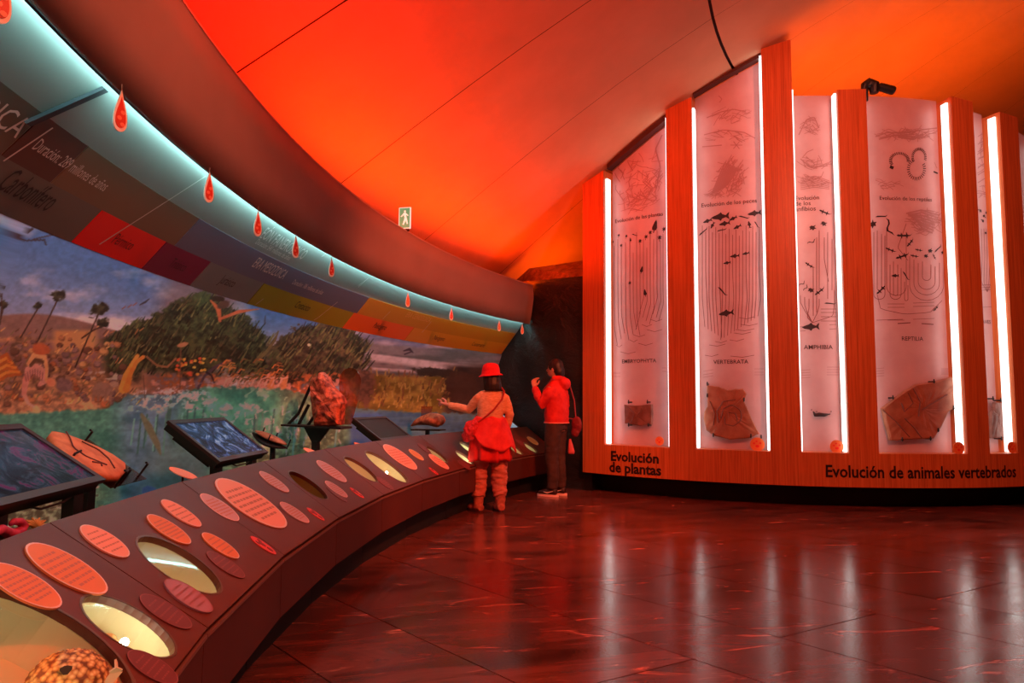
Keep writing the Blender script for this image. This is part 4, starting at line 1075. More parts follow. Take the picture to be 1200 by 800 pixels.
# ---- teardrop tags hanging from the soffit lip
DROP = [(0.62 * math.sin(a) * math.sin(a / 2) ** 1.7, -(1 - math.cos(a)) / 2) for a in np.linspace(0, math.pi, 16)]
outl = [(x, y) for x, y in DROP] + [(-x, y) for x, y in DROP[-2:0:-1]]
def drop(px, py, kind, label):
    t, _ = on_r(px, py, 11.995)
    base = hall(11.995, t, 2.362)
    ex = hall(11.995, t, 0) - hall(12.995, t, 0); ex /= np.linalg.norm(ex)       # towards the room
    et_ = hall(12, t + 0.5, 0) - hall(12, t - 0.5, 0); et_ /= np.linalg.norm(et_)
    fx = ex * 0.55 + et_ * 0.83; fx /= np.linalg.norm(fx)                        # width direction
    fn = np.cross(fx, [0, 0, 1.0])
    ln = random.uniform(0.012, 0.03)
    o = thing('teardrop_tag', base - np.array([0, 0, 0.19]), label, 'ornament', 'teardrop tags along the soffit')
    top = base - np.array([0, 0, ln]); h = 0.155; w_ = 0.062
    G().tube([base + np.array([0, 0, 0.004]), top - np.array([0, 0, 0.03])], 0.0012, 5).build('thread', 'thread', o)
    pts = [top + fx * x * w_ + np.array([0, 0, 1.0]) * y * h for x, y in outl]
    G().ring_extrude([p - fn * 0.003 for p in pts], fn, 0.006).build('rim', 'drop_rim', o)
    cen = top - np.array([0, 0, h * 0.66])
    inn = [cen + (p - cen) * 0.74 for p in pts]
    b = G().ring_extrude([p - fn * 0.0055 for p in inn], fn, 0.011).build('drop_face', kind, o)
    g = G()
    for sgn in (-1, 1):
        for i in range(3):
            c = cen + np.array([0, 0, 0.018 - i * 0.022]) + fx * (0.006 * (-1) ** i) + fn * 0.0060 * sgn
            g.ring_extrude([c + fx * 0.009 * math.cos(a) + np.array([0, 0, 0.008 * math.sin(a)]) for a in np.linspace(0, 2 * math.pi, 8, endpoint=False)], fn * sgn, 0.001)
    g.build('emblem', 'drop_mark', b)
drop(2, -20, 'drop_red', 'red teardrop tag hanging beyond the Carboniferous lettering')
drop(143, 98, 'drop_red', 'red teardrop tag hanging beside the dark shadow bar')
drop(246, 195, 'drop_red', 'red teardrop tag hanging above the plain red block')
drop(303, 238, 'drop_red', 'red teardrop tag hanging above the start of the blue era block')
drop(347, 272, 'drop_red', 'red teardrop tag hanging over the white Phanerozoic lettering')
drop(389, 296, 'drop_red', 'pinkish red teardrop tag hanging above the lime green block')
drop(478, 342, 'drop_amber', 'amber teardrop tag hanging above the orange era block')
drop(529, 359, 'drop_red', 'red teardrop tag hanging above the amber period block')
drop(585, 376, 'drop_amber', 'amber teardrop tag hanging next to the dark rock wall')
drop(612, 381, 'drop_amber', 'dull teardrop tag hanging at the very end of the soffit against the rock')
# ---- emergency exit sign standing on the soffit
t_ = on_r(474, 262, 12.0)[0]
zt0 = on_r(474, 268, 12.0)[1]
o = thing('exit_sign', hall(12.0, t_, 2.955), 'small lit green exit sign with a white running figure on the soffit', 'sign')
f_ = -ray(474, 255); f_[2] = 0; f_ /= np.linalg.norm(f_); r_x = np.array([-f_[1], f_[0], 0]);
ex = np.array([math.cos(R_(-22)) * r_x[0] - math.sin(R_(-22)) * r_x[1], math.sin(R_(-22)) * r_x[0] + math.cos(R_(-22)) * r_x[1], 0]); ey = np.cross([0, 0, 1.0], ex)
if ey @ f_ < 0: ey = -ey
c0 = hall(12.0, t_, 2.955)
W2, H0, H1 = 0.055, 0.03, 0.235
G().obox(c0, ex, ey, [0, 0, 1], -W2 - 0.008, W2 + 0.008, -0.018, 0.0, H0 - 0.008, H1 + 0.008).build('sign_box', 'exit_white', o)
fc = G().obox(c0, ex, ey, [0, 0, 1], -W2, W2, 0.0, 0.003, H0, H1).build('green_face', 'exit', o)
G().obox(c0, ex, ey, [0, 0, 1], -0.05, 0.05, -0.015, -0.002, -0.005, H0).build('foot', 'black_metal', o)
g = G()
def fig(pts): g.add([c0 + ex * x + ey * 0.0045 + np.array([0, 0, z]) for x, z in pts], [tuple(range(len(pts)))])
fig([(0.004 + 0.011 * math.cos(a), 0.20 + 0.011 * math.sin(a)) for a in np.linspace(0, 6.28, 10, endpoint=False)])
fig([(-0.012, 0.185), (0.012, 0.19), (0.024, 0.13), (0.004, 0.12)]); fig([(0.006, 0.125), (0.026, 0.13), (0.04, 0.07), (0.026, 0.066)]); fig([(0.0, 0.13), (0.02, 0.12), (-0.006, 0.06), (-0.02, 0.064)])
fig([(-0.012, 0.18), (-0.002, 0.17), (-0.034, 0.14), (-0.04, 0.15)]); fig([(0.012, 0.185), (0.012, 0.165), (0.042, 0.15), (0.042, 0.16)])
g.build('running_figure', 'exit_white', fc)

# ================================================================== SLOPING COUNTER
RF, ZF, RB, ZBK = 11.565, 0.52, 12.05, 0.855
TK = [-7.76 + 5.05 * k for k in range(-4, 8)] + [END - 0.05]
ctr = thing('display_counter', hall(11.8, 0, 0), 'long curved sloping brown counter with oval labels and glass portholes', 'counter')
SEG = []
for t0, t1 in zip(TK[:-1], TK[1:]):
    f0, f1, b0, b1 = hall(RF, t0, ZF), hall(RF, t1, ZF), hall(RB, t0, ZBK), hall(RB, t1, ZBK)
    et_ = (f1 - f0) / np.linalg.norm(f1 - f0); o_ = (f0 + f1) / 2; mb = (b0 + b1) / 2
    es = (mb - o_) / np.linalg.norm(mb - o_); nn = np.cross(es, et_); nn = nn if nn[2] > 0 else -nn
    SEG.append(dict(t0=t0, t1=t1, o=o_, et=et_, es=es, n=nn, wf=np.linalg.norm(f1 - f0) / 2, wb=np.linalg.norm(b1 - b0) / 2, h=np.linalg.norm(mb - o_), holes=[]))
def seg_at(t):
    for i, s_ in enumerate(SEG):
        if s_['t0'] <= t < s_['t1']: return i
    return 0 if t < 0 else len(SEG) - 1
def plane_uv(x, y, s_):
    d = ray(x, y); t = ((s_['o'] - CAM) @ s_['n']) / (d @ s_['n']); P = CAM + t * d - s_['o']
    return P @ s_['et'], P @ s_['es']
def tips(x0, y0, x1, y1, k=0.8, hole=False):
    mx, my = (x0 + x1) / 2, (y0 + y1) / 2
    P = on_cone(mx, my, RF, ZF, RB, ZBK); i = seg_at(hall_rt(P)[1]); s_ = SEG[i]
    a0, b0 = plane_uv(x0, y0, s_); a1, b1 = plane_uv(x1, y1, s_)
    hb = abs(b0 - b1) / 2 * 1.03; ha = hb * k; ca, cb = (a0 + a1) / 2, (b0 + b1) / 2
    if hole:
        cb = min(max(cb, hb + 0.03), s_['h'] - hb - 0.03) if 2 * hb < s_['h'] - 0.06 else s_['h'] / 2
        hb = min(hb, s_['h'] / 2 - 0.03)
        lim = s_['wf'] - ha - 0.02; ca = min(max(ca, -lim), lim)
    return i, ca, cb, ha, hb
def ell(s_, ca, cb, ha, hb, off=0.0, n=32, sc=1.0):
    return [s_['o'] + s_['et'] * (ca + sc * ha * math.cos(q)) + s_['es'] * (cb + sc * hb * math.sin(q)) + s_['n'] * off for q in np.linspace(0, 2 * math.pi, n, endpoint=False)]

WELLS = [((-60, 705, 170, 838), 0.82, 'A'), ((101, 705, 207, 764), 0.78, 'B'), ((161, 633, 259, 689), 0.78, 'C'), ((332, 555, 382, 584), 0.75, 'D'),
         ((403, 536, 440, 564), 0.75, 'E'), ((426, 530, 480, 563), 0.75, 'F'), ((502, 523, 529, 540), 0.75, 'G'), ((537, 518, 560, 532), 0.75, 'H'),
         ((533, 529, 556, 543), 0.75, 'I'), ((594, 519, 614, 533), 0.8, 'J'), ((616, 522, 635, 533), 0.8, 'K')]
wells = []
for tp, k, nm in WELLS:
    w_ = tips(*tp, k=k, hole=True); wells.append((nm,) + w_); SEG[w_[0]]['holes'].append(w_[1:])
for s_ in SEG:
    gp = 0.0025
    outer = [(-s_['wf'] + gp, 0.0), (s_['wf'] - gp, 0.0), (s_['wb'] - gp, s_['h']), (-s_['wb'] + gp, s_['h'])]
    loops = [[Vector((x, y, 0)) for x, y in outer]]
    for ca, cb, ha, hb in s_['holes']:
        loops.append([Vector((ca + ha * math.cos(q), cb + hb * math.sin(q), 0)) for q in np.linspace(0, 2 * math.pi, 32, endpoint=False)][::-1])
    tri = tessellate_polygon(loops); flat = [v for lp in loops for v in lp]; nv = len(flat)
    P = lambda v, d: s_['o'] + s_['et'] * v.x + s_['es'] * v.y + s_['n'] * d
    vs = [P(v, 0) for v in flat] + [P(v, -0.022) for v in flat]; fs = []
    for a, b, c in tri:
        nz_ = (flat[b] - flat[a]).cross(flat[c] - flat[a]).z
        q = (a, b, c) if nz_ > 0 else (a, c, b)
        # local (et, es, n) frame may be left handed; orient by world normal
        w0, w1, w2 = (vs[i] for i in q)
        if np.cross(w1 - w0, w2 - w0) @ s_['n'] < 0: q = q[::-1]
        fs.append(q); fs.append(tuple(i + nv for i in q[::-1]))
    k = 0
    for lp in loops:
        n = len(lp)
        for i in range(n): fs.append((k + i, k + (i + 1) % n, k + nv + (i + 1) % n, k + nv + i))
        k += n
    mk('top_panel', vs, fs, 'counter', ctr)
    a, b = s_['t0'] + 0.012, s_['t1'] - 0.012
    def q4(r0, r1, z0, z1): return [hall(r0, a, z0), hall(r0, b, z0), hall(r1, b, z0), hall(r1, a, z0), hall(r0, a, z1), hall(r0, b, z1), hall(r1, b, z1), hall(r1, a, z1)]
    G().box8(q4(11.575, 11.60, 0.235, 0.497)).build('front_panel', 'fascia', ctr)
    G().box8(q4(11.563, 11.573, 0.488, 0.5)).build('edge_strip', 'edge', ctr)
    G().box8(q4(11.72, 11.75, 0.0, 0.235)).build('recessed_base', 'kick', ctr)
    G().box8(q4(12.035, 12.05, 0.46, 0.83)).build('rear_panel', 'fascia', ctr)
rev('underside', [(11.60, 0.24), (12.04, 0.46)], TK[0], TK[-1], 2.0, 'kick', ctr)

for nm, i, ca, cb, ha, hb in wells:
    s_ = SEG[i]; n = 32; dp = min(0.15, 0.6 * ha + 0.05)
    v = []; f = []
    for d, sc in ((-0.023, 1.0), (-dp, 0.96)): v += ell(s_, ca, cb, ha, hb, d, n, sc)
    for j in range(n): f.append((j, (j + 1) % n, n + (j + 1) % n, n + j))
    f.append(tuple(range(n, 2 * n)))
    dim = nm in 'D'
    wo = mk('porthole_case', v, f, 'well_dim' if dim else 'well', ctr)
    v = ell(s_, ca, cb, ha, hb, -0.026, n, 0.99) + ell(s_, ca, cb, ha, hb, -0.040, n, 0.985)
    mk('led_arc', v, [(j, (j + 1) % n, n + (j + 1) % n, n + j) for j in (range(7, 23) if nm == 'A' else range(14, 24))], mat('dim_ring', (120, 110, 60), 0.4) if dim else 'well_led', wo)
    v = ell(s_, ca, cb, ha, hb, 0.002, n, 1.0) + ell(s_, ca, cb, ha, hb, 0.002, n, 1.045) + ell(s_, ca, cb, ha, hb, 0.0003, n, 1.055)
    mk('rim', v, [(j, (j + 1) % n, n + (j + 1) % n, n + j) for j in range(n)] + [(n + j, n + (j + 1) % n, 2 * n + (j + 1) % n, 2 * n + j) for j in range(n)], mat('rim_olive', (96, 80, 60), 0.3), wo)
    mk('glass_pane', ell(s_, ca, cb, ha, hb, -0.012, n, 0.999), [tuple(range(n))], 'glass', wo)
    if nm in 'BFHI':  # glowing ball added to stand for a lamp glint in the glass
        c = s_['o'] + s_['et'] * (ca + 0.15 * ha) + s_['es'] * (cb - 0.1 * hb) - s_['n'] * (0.05)
        G().ball(c, 0.012, 0.012, 0.012, 10, 7).build('added_bulb', 'added_bulb', wo, smooth=True)
    if nm in 'BEI':
        c = s_['o'] + s_['et'] * ca + s_['es'] * (cb - 0.1 * hb) - s_['n'] * (dp * 0.9)
        t = thing('bone_fragment', c, {'B': 'small curved bone fragment lying in the porthole with an added glint ball', 'E': 'brown fossil lump filling an oval porthole tray', 'I': 'pale bone fragment in a narrow far porthole'}[nm], 'fossil')
        g = G(); g.tube([c + s_['et'] * ha * q + s_['es'] * hb * 0.3 * math.sin(3 * q) + s_['n'] * 0.02 for q in np.linspace(-0.6, 0.6, 9)], [ha * 0.1, ha * 0.2, ha * 0.28, ha * 0.24, ha * 0.3, ha * 0.26, ha * 0.2, ha * 0.22, ha * 0.08], 10)
        g.build('bone', 'bone' if nm != 'E' else 'rock_red', t, smooth=True)
    if nm == 'A':                                   # scaly round fossil with loose shards
        c = s_['o'] + s_['et'] * (ca + 0.35 * ha) + s_['es'] * (cb - 0.42 * hb) - s_['n'] * (dp - 0.085)
        t = thing('scaly_fossil', c - np.array([0, 0, 0.09]), 'round scaly yellow fossil shell in the largest glass porthole', 'fossil')
        g = G().ball((0, 0, 0), 0.088, 0.088, 0.08, 128, 80); vs = []
        for p in g.v:
            d = Vector(p); u = d.normalized()
            cells = noise.voronoi(u * 7.0)[0]; h = (cells[1] - cells[0])
            vs.append(np.array(d * (1 + 0.045 * min(h * 1.8, 1) - 0.02)) + c)
        b = mk('shell', vs, g.f, 'scales', t, smooth=True)
        dv = CAM - c; dv /= np.linalg.norm(dv); sd = np.cross([0, 0, 1.0], dv); sd /= np.linalg.norm(sd); uv_ = np.cross(dv, sd)
        hp = c + dv * 0.080 + uv_ * 0.034 - sd * 0.004
        G().ring_extrude([hp + sd * 0.012 * math.cos(q) * (1 + 0.3 * math.sin(3 * q)) + uv_ * 0.010 * math.sin(q) - dv * 0.004 for q in np.linspace(0, 6.28, 10, endpoint=False)], dv, 0.006).build('dark_hole', 'bone_dark', b)
        for q in range(9):
            p_ = c + sd * (0.085 + 0.018 * random.random()) + uv_ * random.uniform(-0.04, 0.03) + dv * random.uniform(-0.02, 0.05)
            tt = thing('bone_shard', p_, 'loose pale shard beside the scaly fossil shell', 'fossil', 'loose shards by the shell')
            a = np.array([random.uniform(-1, 1) for _ in range(3)]) * 0.022; b_ = np.array([random.uniform(-1, 1) for _ in range(3)]) * 0.014; c_ = np.cross(a, b_); c_ = c_ / (np.linalg.norm(c_) + 1e-9) * 0.005
            G().box8([p_ - a - b_, p_ + a - b_ * 0.4, p_ + a * 0.7 + b_, p_ - a * 0.5 + b_ * 0.8, p_ - a - b_ + c_, p_ + a - b_ * 0.4 + c_, p_ + a * 0.7 + b_ + c_, p_ - a * 0.5 + b_ * 0.8 + c_]).build('shard', 'shard', tt)

DISCS = [((-14, 664, 69, 711), 'disc_orange', .72), ((27, 642, 126, 692), 'disc_orange', .72), ((91, 619, 152, 651), 'disc_coral', .74), ((187, 588, 236, 616), 'disc_coral', .72), ((170, 606, 224, 636), 'disc_orange', .72),
         ((235, 627, 280, 653), 'disc_orange', .72), ((232, 581, 281, 609), 'disc_pink', .72), ((250, 564, 337, 615), 'disc_coral', .86), ((302, 554, 339, 576), 'disc_pink', .75), ((327, 590, 362, 612), 'disc_pink', .75),
         ((369, 541, 407, 564), 'disc_pink', .78), ((379, 565, 408, 582), 'disc_pink', .75), ((447, 522, 490, 549), 'disc_coral', .8), ((478, 527, 497, 539), 'disc_amber', .8), ((501, 533, 527, 549), 'disc_coral', .8),
         ((617, 512, 631, 521), 'disc_amber', .9), ((163, 700, 224, 734), 'disc_dark', .72), ((149, 766, 207, 799), 'disc_dark', .72), ((242, 648, 286, 676), 'disc_dark', .7), ((192, 682, 248, 716), 'disc_purple_lit', .72),
         ((535, 540, 553, 550), 'disc_dark', .8), ((488, 520, 506, 531), 'disc_dark', .7), ((380, 571, 408, 587), 'disc_dark', .5), ((440, 560, 462, 573), 'disc_dark', .7), ((604, 515, 616, 523), 'disc_dark', .8)]
for tp, m_, k in DISCS:
    i, ca, cb, ha, hb = tips(*tp, k=k); s_ = SEG[i]
    hb = min(hb, 0.26)
    dk_ = m_ in ('disc_dark', 'disc_purple_lit')
    h = 0.003 if m_ == 'disc_dark' else 0.005
    d = G().ring_extrude(ell(s_, ca, cb, ha, hb, 0.0006), s_['n'], h).build('text_disc', m_, ctr)
    v = ell(s_, ca, cb, ha, hb, 0.0008 + h + 0.0006, 32, 1.0) + ell(s_, ca, cb, ha, hb, 0.0008 + h + 0.0006, 32, 0.95)
    mk('rim', v, [(j, (j + 1) % 32, 32 + (j + 1) % 32, 32 + j) for j in range(32)], 'disc_line2' if dk_ else 'rim', d)
    g = G(); rows = 7 if ha > 0.07 else 5
    for r_ in range(rows):                          # lines of small text, one bar per word
        y = 0.52 - 1.04 * r_ / (rows - 1); wmax = 0.86 * math.sqrt(max(0, 1 - y * y)) * (0.75 if r_ in (0, rows - 1) else 1)
        x = -wmax
        while x < wmax - 0.06:
            wl_ = random.uniform(0.08, 0.26); x2 = min(x + wl_, wmax)
            q = [(x, y - .035), (x2, y - .035), (x2, y + .035), (x, y + .035)]
            g.add([s_['o'] + s_['et'] * (ca + a * ha) + s_['es'] * (cb + b * hb) + s_['n'] * (h + 0.0016) for a, b in q], [(0, 1, 2, 3)])
            x = x2 + 0.05
    g.build('printed_text', 'disc_line2' if dk_ else 'disc_line', d, kind='stuff')
for tp in ((292, 630, 324, 648), (358, 596, 381, 609), (409, 572, 427, 583), (502, 548, 514, 556)):
    i, ca, cb, ha, hb = tips(*tp, k=0.55); s_ = SEG[i]; g = G()
    d = G().ring_extrude(ell(s_, ca, cb, ha, hb, 0.0006), s_['n'], 0.003).build('red_emblem', 'disc_red', ctr)
    for a, b, q in ((0, .1, .3), (-.45, .35, .2), (.4, .4, .18), (.1, -.5, .25)):
        g.ring_extrude([s_['o'] + s_['et'] * (ca + ha * (a + q * math.cos(u))) + s_['es'] * (cb + hb * (b + q * math.sin(u))) + s_['n'] * 0.0038 for u in np.linspace(0, 6.28, 9, endpoint=False)], s_['n'], 0.0015)
    g.build('pattern', mat('emblem_dark', (150, 26, 26), 0.4), d)
# small labels on the rear edge, in front of the mural
for (x0, y0, x1, y1, nm) in ((199, 548, 230, 562, 'in front of the console with the blue picture'), (356, 525, 376, 535, 'under the tall red fossil'), (415, 518.5, 430, 526, 'beside the console with the dark screen'), (515, 510, 528, 516, 'beside the hand-sized orange fossil')):
    th = on_r((x0 + x1) / 2, (y0 + y1) / 2, 12.10)[0]
    th2 = on_r(x1, y1, 12.055)[0]; th = th2 - 0.15
    ra_, za_ = at_theta(x1, y1, th); rb_, zb_ = at_theta(x0, y0, th)
    a = hall(ra_, th, za_); b = hall(rb_, th, zb_); es = b - a; hb = np.linalg.norm(es) / 2; es /= 2 * hb
    et_ = hall(12, th + .5, 0) - hall(12, th - .5, 0); et_ /= np.linalg.norm(et_); nn = np.cross(es, et_); nn = nn if nn[2] > 0 else -nn
    c = (a + b) / 2
    o = thing('edge_label', c - np.array([0, 0, 0.04]), 'small pink oval label ' + nm, 'sign', 'oval labels along the counter rear edge')
    G().ring_extrude([c + et_ * hb * 0.8 * math.cos(u) + es * hb * math.sin(u) for u in np.linspace(0, 6.28, 24, endpoint=False)], nn, 0.005).build('plate', 'disc_coral', o)
    G().tube([c - nn * 0.002, (c[0], c[1], 0.462)], 0.006, 6).build('stem', 'black_metal', o)
# coral and anemone cut-outs at the rear edge
def edge_pt(x, y, r=12.10):
    t, z = on_r(x, y, r); return hall(r, t, z)
c = edge_pt(14, 622)
g = G().tube([edge_pt(-6, 624), edge_pt(2, 620), edge_pt(9, 624), edge_pt(16, 626), edge_pt(24, 622), edge_pt(28, 616), edge_pt(24, 611), edge_pt(16, 611), edge_pt(12, 614)], [0.012, 0.014, 0.015, 0.016, 0.016, 0.014, 0.012, 0.01, 0.006], 10)
b_ = edge_pt(20, 630); g.tube([edge_pt(16, 625), (b_[0], b_[1], 0.46)], 0.012, 8)
g.build('coral', 'coral', None, smooth=True, label='pink curled coral behind the counter edge', cat='coral', loc=(c[0], c[1], 0.46))
c = edge_pt(42, 618)
g = G()
for q in range(9):
    a = -1.2 + 2.4 * q / 8
    tip = edge_pt(42 + 15 * math.sin(a), 617 - 9 * math.cos(a) - (q % 2) * 2); mid = edge_pt(42 + 8 * math.sin(a), 617 - 7 * math.cos(a))
    g.tube([c, mid, tip], [0.007, 0.005, 0.002], 6)
g.tube([c, (c[0], c[1], 0.46)], 0.01, 8)
g.build('sea_anemone', 'anemone', None, smooth=True, label='yellow spiky sea anemone at the counter seam', cat='anemone', loc=(c[0], c[1], 0.46))

# ================================================================== CONSOLES AND FOSSIL STANDS in the trough
def console(t0, t1, f_, b_, scr, label):
    tc = (t0 + t1) / 2
    F_, B_ = hall(f_[0], tc, f_[1]), hall(b_[0], tc, b_[1])
    et_ = hall(12, tc + .5, 0) - hall(12, tc - .5, 0); et_ /= np.linalg.norm(et_)
    es = B_ - F_; ln = np.linalg.norm(es); es /= ln; nn = np.cross(es, et_); nn = nn if nn[2] > 0 else -nn
    hw = R_(t1 - t0) * 12.2 / 2
    o = thing('touch_console', hall(12.25, tc, 0.46), label, 'screen')
    G().obox(F_, et_, es, nn, -hw, hw, 0, ln, -0.05, -0.012).build('case', 'black_metal', o)
    bz = G(); bw = 0.022
    for x0, x1, y0, y1 in ((-hw - .008, hw + .008, -.008, bw), (-hw - .008, hw + .008, ln - bw, ln + .008), (-hw - .008, -hw + bw, bw, ln - bw), (hw - bw, hw + .008, bw, ln - bw)):
        bz.obox(F_, et_, es, nn, x0, x1, y0, y1, -0.012, 0.006)
    bz.build('bezel', 'bezel', o)
    G().obox(F_, et_, es, nn, -hw + bw, hw - bw, bw, ln - bw, -0.011, 0.0).build('screen', scr, o)
    G().obox(F_, et_, es, nn, -hw + 0.06, hw - 0.06, 0.05, ln - 0.05, -0.085, -0.05).build('rear_housing', 'black', o)
    for sx in (-hw * 0.72, hw * 0.72):
        p = F_ + et_ * sx + es * 0.05 - nn * 0.03
        er = hall(1, tc, 0) - hall(0, tc, 0)
        G().obox((p[0], p[1], 0), et_, er, [0, 0, 1], -0.035, 0.035, -0.02, 0.02, 0.461, p[2]).build('leg', 'black', o)
    c0_ = F_ + et_ * hw * 0.0 - nn * 0.05 + es * 0.01
    G().tube([c0_ - et_ * 0.1, c0_ - et_ * 0.02 - np.array([0, 0, 0.02]), c0_ + et_ * 0.12 - np.array([0, 0, 0.018]), c0_ + et_ * 0.22 + np.array([0, 0, 0.005])], 0.004, 6).build('cable', 'black', o)
console(-8.6, -5.6, (12.1, 0.935), (12.40, 1.135), 'screen_a', 'touch console showing a dark reef picture with pink patches')
console(0.0, 3.18, (12.1, 0.897), (12.39, 1.11), 'screen_b', 'touch console showing a blue underwater picture')
console(13.72, 17.05, (12.1, 0.848), (12.40, 1.05), 'screen_off', 'touch console with a dark switched-off screen')
tq = on_r(610, 506, 12.1)[0]
console(tq - 3.1, tq, (12.1, 0.83), (12.39, 1.03), 'screen_c', 'touch console with a pale screen beside the rock wall')

# oval orange slab on a post with an acrylic plate
th = on_r(138, 560, 12.13)[0]
ra_, za_ = at_theta(138, 559, th); rb_, zb_ = at_theta(60, 506, th)
A_, B_ = hall(ra_, th, za_), hall(rb_, th, zb_); es = B_ - A_; ln = np.linalg.norm(es); es /= ln
et_ = hall(12, th + .5, 0) - hall(12, th - .5, 0); et_ /= np.linalg.norm(et_); nn = np.cross(es, et_); nn = nn if nn[2] > 0 else -nn
ft = thing('fossil_stand', hall(12.25, th, 0.46), 'orange oval fossil slab on a black post with a clear plate', 'fossil')
prof = [(0.02, 0.0), (0.09, 0.04), (0.165, 0.18), (0.175, 0.4), (0.15, 0.6), (0.10, 0.8), (0.05, 0.95), (0.0, 1.0)]
ol = [(x, y) for x, y in prof] + [(-x * 0.75, y) for x, y in prof[-2::-1]]
ring = [A_ + et_ * x + es * y * ln for x, y in ol]; cen = np.mean(ring, 0); n = len(ring); v = []; f = []
for sc, d in ((0.9, -0.03), (1.0, -0.018), (1.0, 0.0), (0.94, 0.008), (0.6, 0.012), (0.3, 0.014)):
    for p in ring: q = cen + (p - cen) * sc; v.append(q + nn * (d + 0.006 * noise.noise(Vector(q * 14))))
for l in range(5):
    for i in range(n): f.append((l * n + i, l * n + (i + 1) % n, (l + 1) * n + (i + 1) % n, (l + 1) * n + i))
f.append(tuple(range(n))[::-1]); f.append(tuple(range(5 * n, 6 * n)))
mk('oval_slab', v, f, 'rock_orange', ft, smooth=True)
g = G()
for pl_ in ([(0.05, .92), (0.02, .8), (-0.05, .6), (-0.05, .4), (0, .2)], [(0.06, .7), (0.09, .5), (0.07, .3), (0.02, .12)], [(-.06, .3), (-.02, .25), (-.04, .2)]):
    g.tube([A_ + et_ * x + es * y * ln + nn * 0.0165 for x, y in wig(pl_, 12)], 0.003, 5)
g.build('fossil_outline', 'rock_line', ft)
G().obox(A_, et_, es, nn, -0.02, 0.30, -0.01, ln * 0.92, -0.045, -0.041).build('acrylic_plate', 'acrylic', ft)
for x, y in ((-0.10, 0.48), (0.10, 0.02), (0.05, 0.0), (0.28, 0.06), (0.22, 0.86)):
    p = A_ + et_ * x + es * y * ln
    G().tube([p - nn * 0.06, p + nn * 0.02, p + nn * 0.03 - et_ * 0.03 * np.sign(x)], 0.005, 6).build('clip', 'black_metal', ft)
p = A_ + es * 0.12 - nn * 0.03
G().obox((p[0], p[1], 0), et_, np.cross([0, 0, 1.0], et_), [0, 0, 1], -0.03, 0.03, -0.02, 0.02, 0.461, p[2]).build('post', 'black', ft)
G().obox(A_, et_, es, nn, -0.06, 0.08, 0.05, ln * 0.6, -0.062, -0.046).build('support_plate', 'black', ft)

# small curved tray fossil beside the second console
th = on_r(338, 522, 12.14)[0]
A_ = hall(*[at_theta(338, 524, th)[0]], th, at_theta(338, 524, th)[1]); B_ = hall(at_theta(296, 505, th)[0], th, at_theta(296, 505, th)[1])
es = B_ - A_; ln = np.linalg.norm(es); es /= ln; et_ = hall(12, th + .5, 0) - hall(12, th - .5, 0); et_ /= np.linalg.norm(et_); nn = np.cross(es, et_); nn = nn if nn[2] > 0 else -nn
ft = thing('fossil_tray', hall(12.3, th, 0.46), 'brown tongue-shaped fossil held by clips on a curved black tray', 'fossil')
g = G(); g.tube([A_ + es * ln * q - nn * (0.03 - 0.10 * (q - .5) ** 2) for q in np.linspace(0.03, 0.97, 9)], [0.02, 0.05, 0.07, 0.085, 0.09, 0.085, 0.07, 0.05, 0.02], 12, ell=[0.25] * 9); g.build('tray', 'black', ft, smooth=True)
g = G(); g.tube([A_ + es * ln * q + nn * 0.012 for q in np.linspace(0.08, 0.92, 9)], [0.02, 0.045, 0.06, 0.07, 0.075, 0.07, 0.06, 0.045, 0.02], 12, ell=[0.25] * 9); g.build('fossil', 'rock_tan', ft, smooth=True)
for x, y in ((0.06, .1), (-0.07, .45), (0.07, .85), (0.08, .5)):
    p = A_ + et_ * x + es * y * ln; G().tube([p - nn * 0.03, p + nn * 0.045], 0.005, 6).build('clip', 'black_metal', ft)
p = A_ + es * ln * 0.4 - nn * 0.02
G().tube([(p[0], p[1], 0.461), p], 0.02, 8).build('post', 'black', ft)

# tall red fossil on a bracket with a clear arched plate
th = on_r(405, 500, 12.13)[0]
def rp(x, y, d=0.0):
    r, z = at_theta(x, y, th); return hall(r, th, z) + ETH * d
ETH = hall(12, th + .5, 0) - hall(12, th - .5, 0); ETH /= np.linalg.norm(ETH)
ft = thing('tall_fossil', rp(369, 526), 'tall rough red fossil block on a black triangular bracket stand', 'fossil')
def prism(pts, d0, d1): return G().ring_extrude([rp(x, y, d0) for x, y in pts], ETH, d1 - d0)
prism([(337, 496.5), (406, 500), (406, 502.5), (337, 498.5)], -0.12, 0.12).build('tray', 'black', ft)
prism([(357, 500), (386, 502), (373, 519), (367, 519)], -0.02, 0.02).build('gusset', 'black', ft)
b = rp(370, 519); G().obox((b[0], b[1], 0), ETH, np.cross([0, 0, 1.0], ETH), [0, 0, 1], -0.03, 0.03, -0.025, 0.025, 0.461, b[2] + 0.02).build('post', 'black', ft)
g = G()
for a, b in (((338, 497), (350, 484)), ((350, 484), (364, 452)), ((350, 497), (362, 474)), ((361, 498), (368, 488))): g.tube([rp(*a), rp(*b)], 0.014, 6)
g.build('bracket', 'black', ft)
oln = [(371, 499), (367, 480), (366, 460), (364.5, 450), (368, 443), (377, 435), (384, 440), (389, 450), (395, 458), (402, 464), (405, 472), (402, 484), (400, 498)]
ring = [np.array(p, float) for p in oln]; cc_ = np.array([385, 472.0]); v = []; f = []; n = len(ring) * 3
fine = []
for i in range(len(ring)):
    for q in range(3): fine.append(ring[i] + (ring[(i + 1) % len(ring)] - ring[i]) * q / 3)
lv = [(0.0, 0.10), (0.45, 0.10), (0.8, 0.085), (0.96, 0.05), (1.0, 0.0), (0.96, -0.05), (0.8, -0.085), (0.45, -0.10), (0.0, -0.10)]
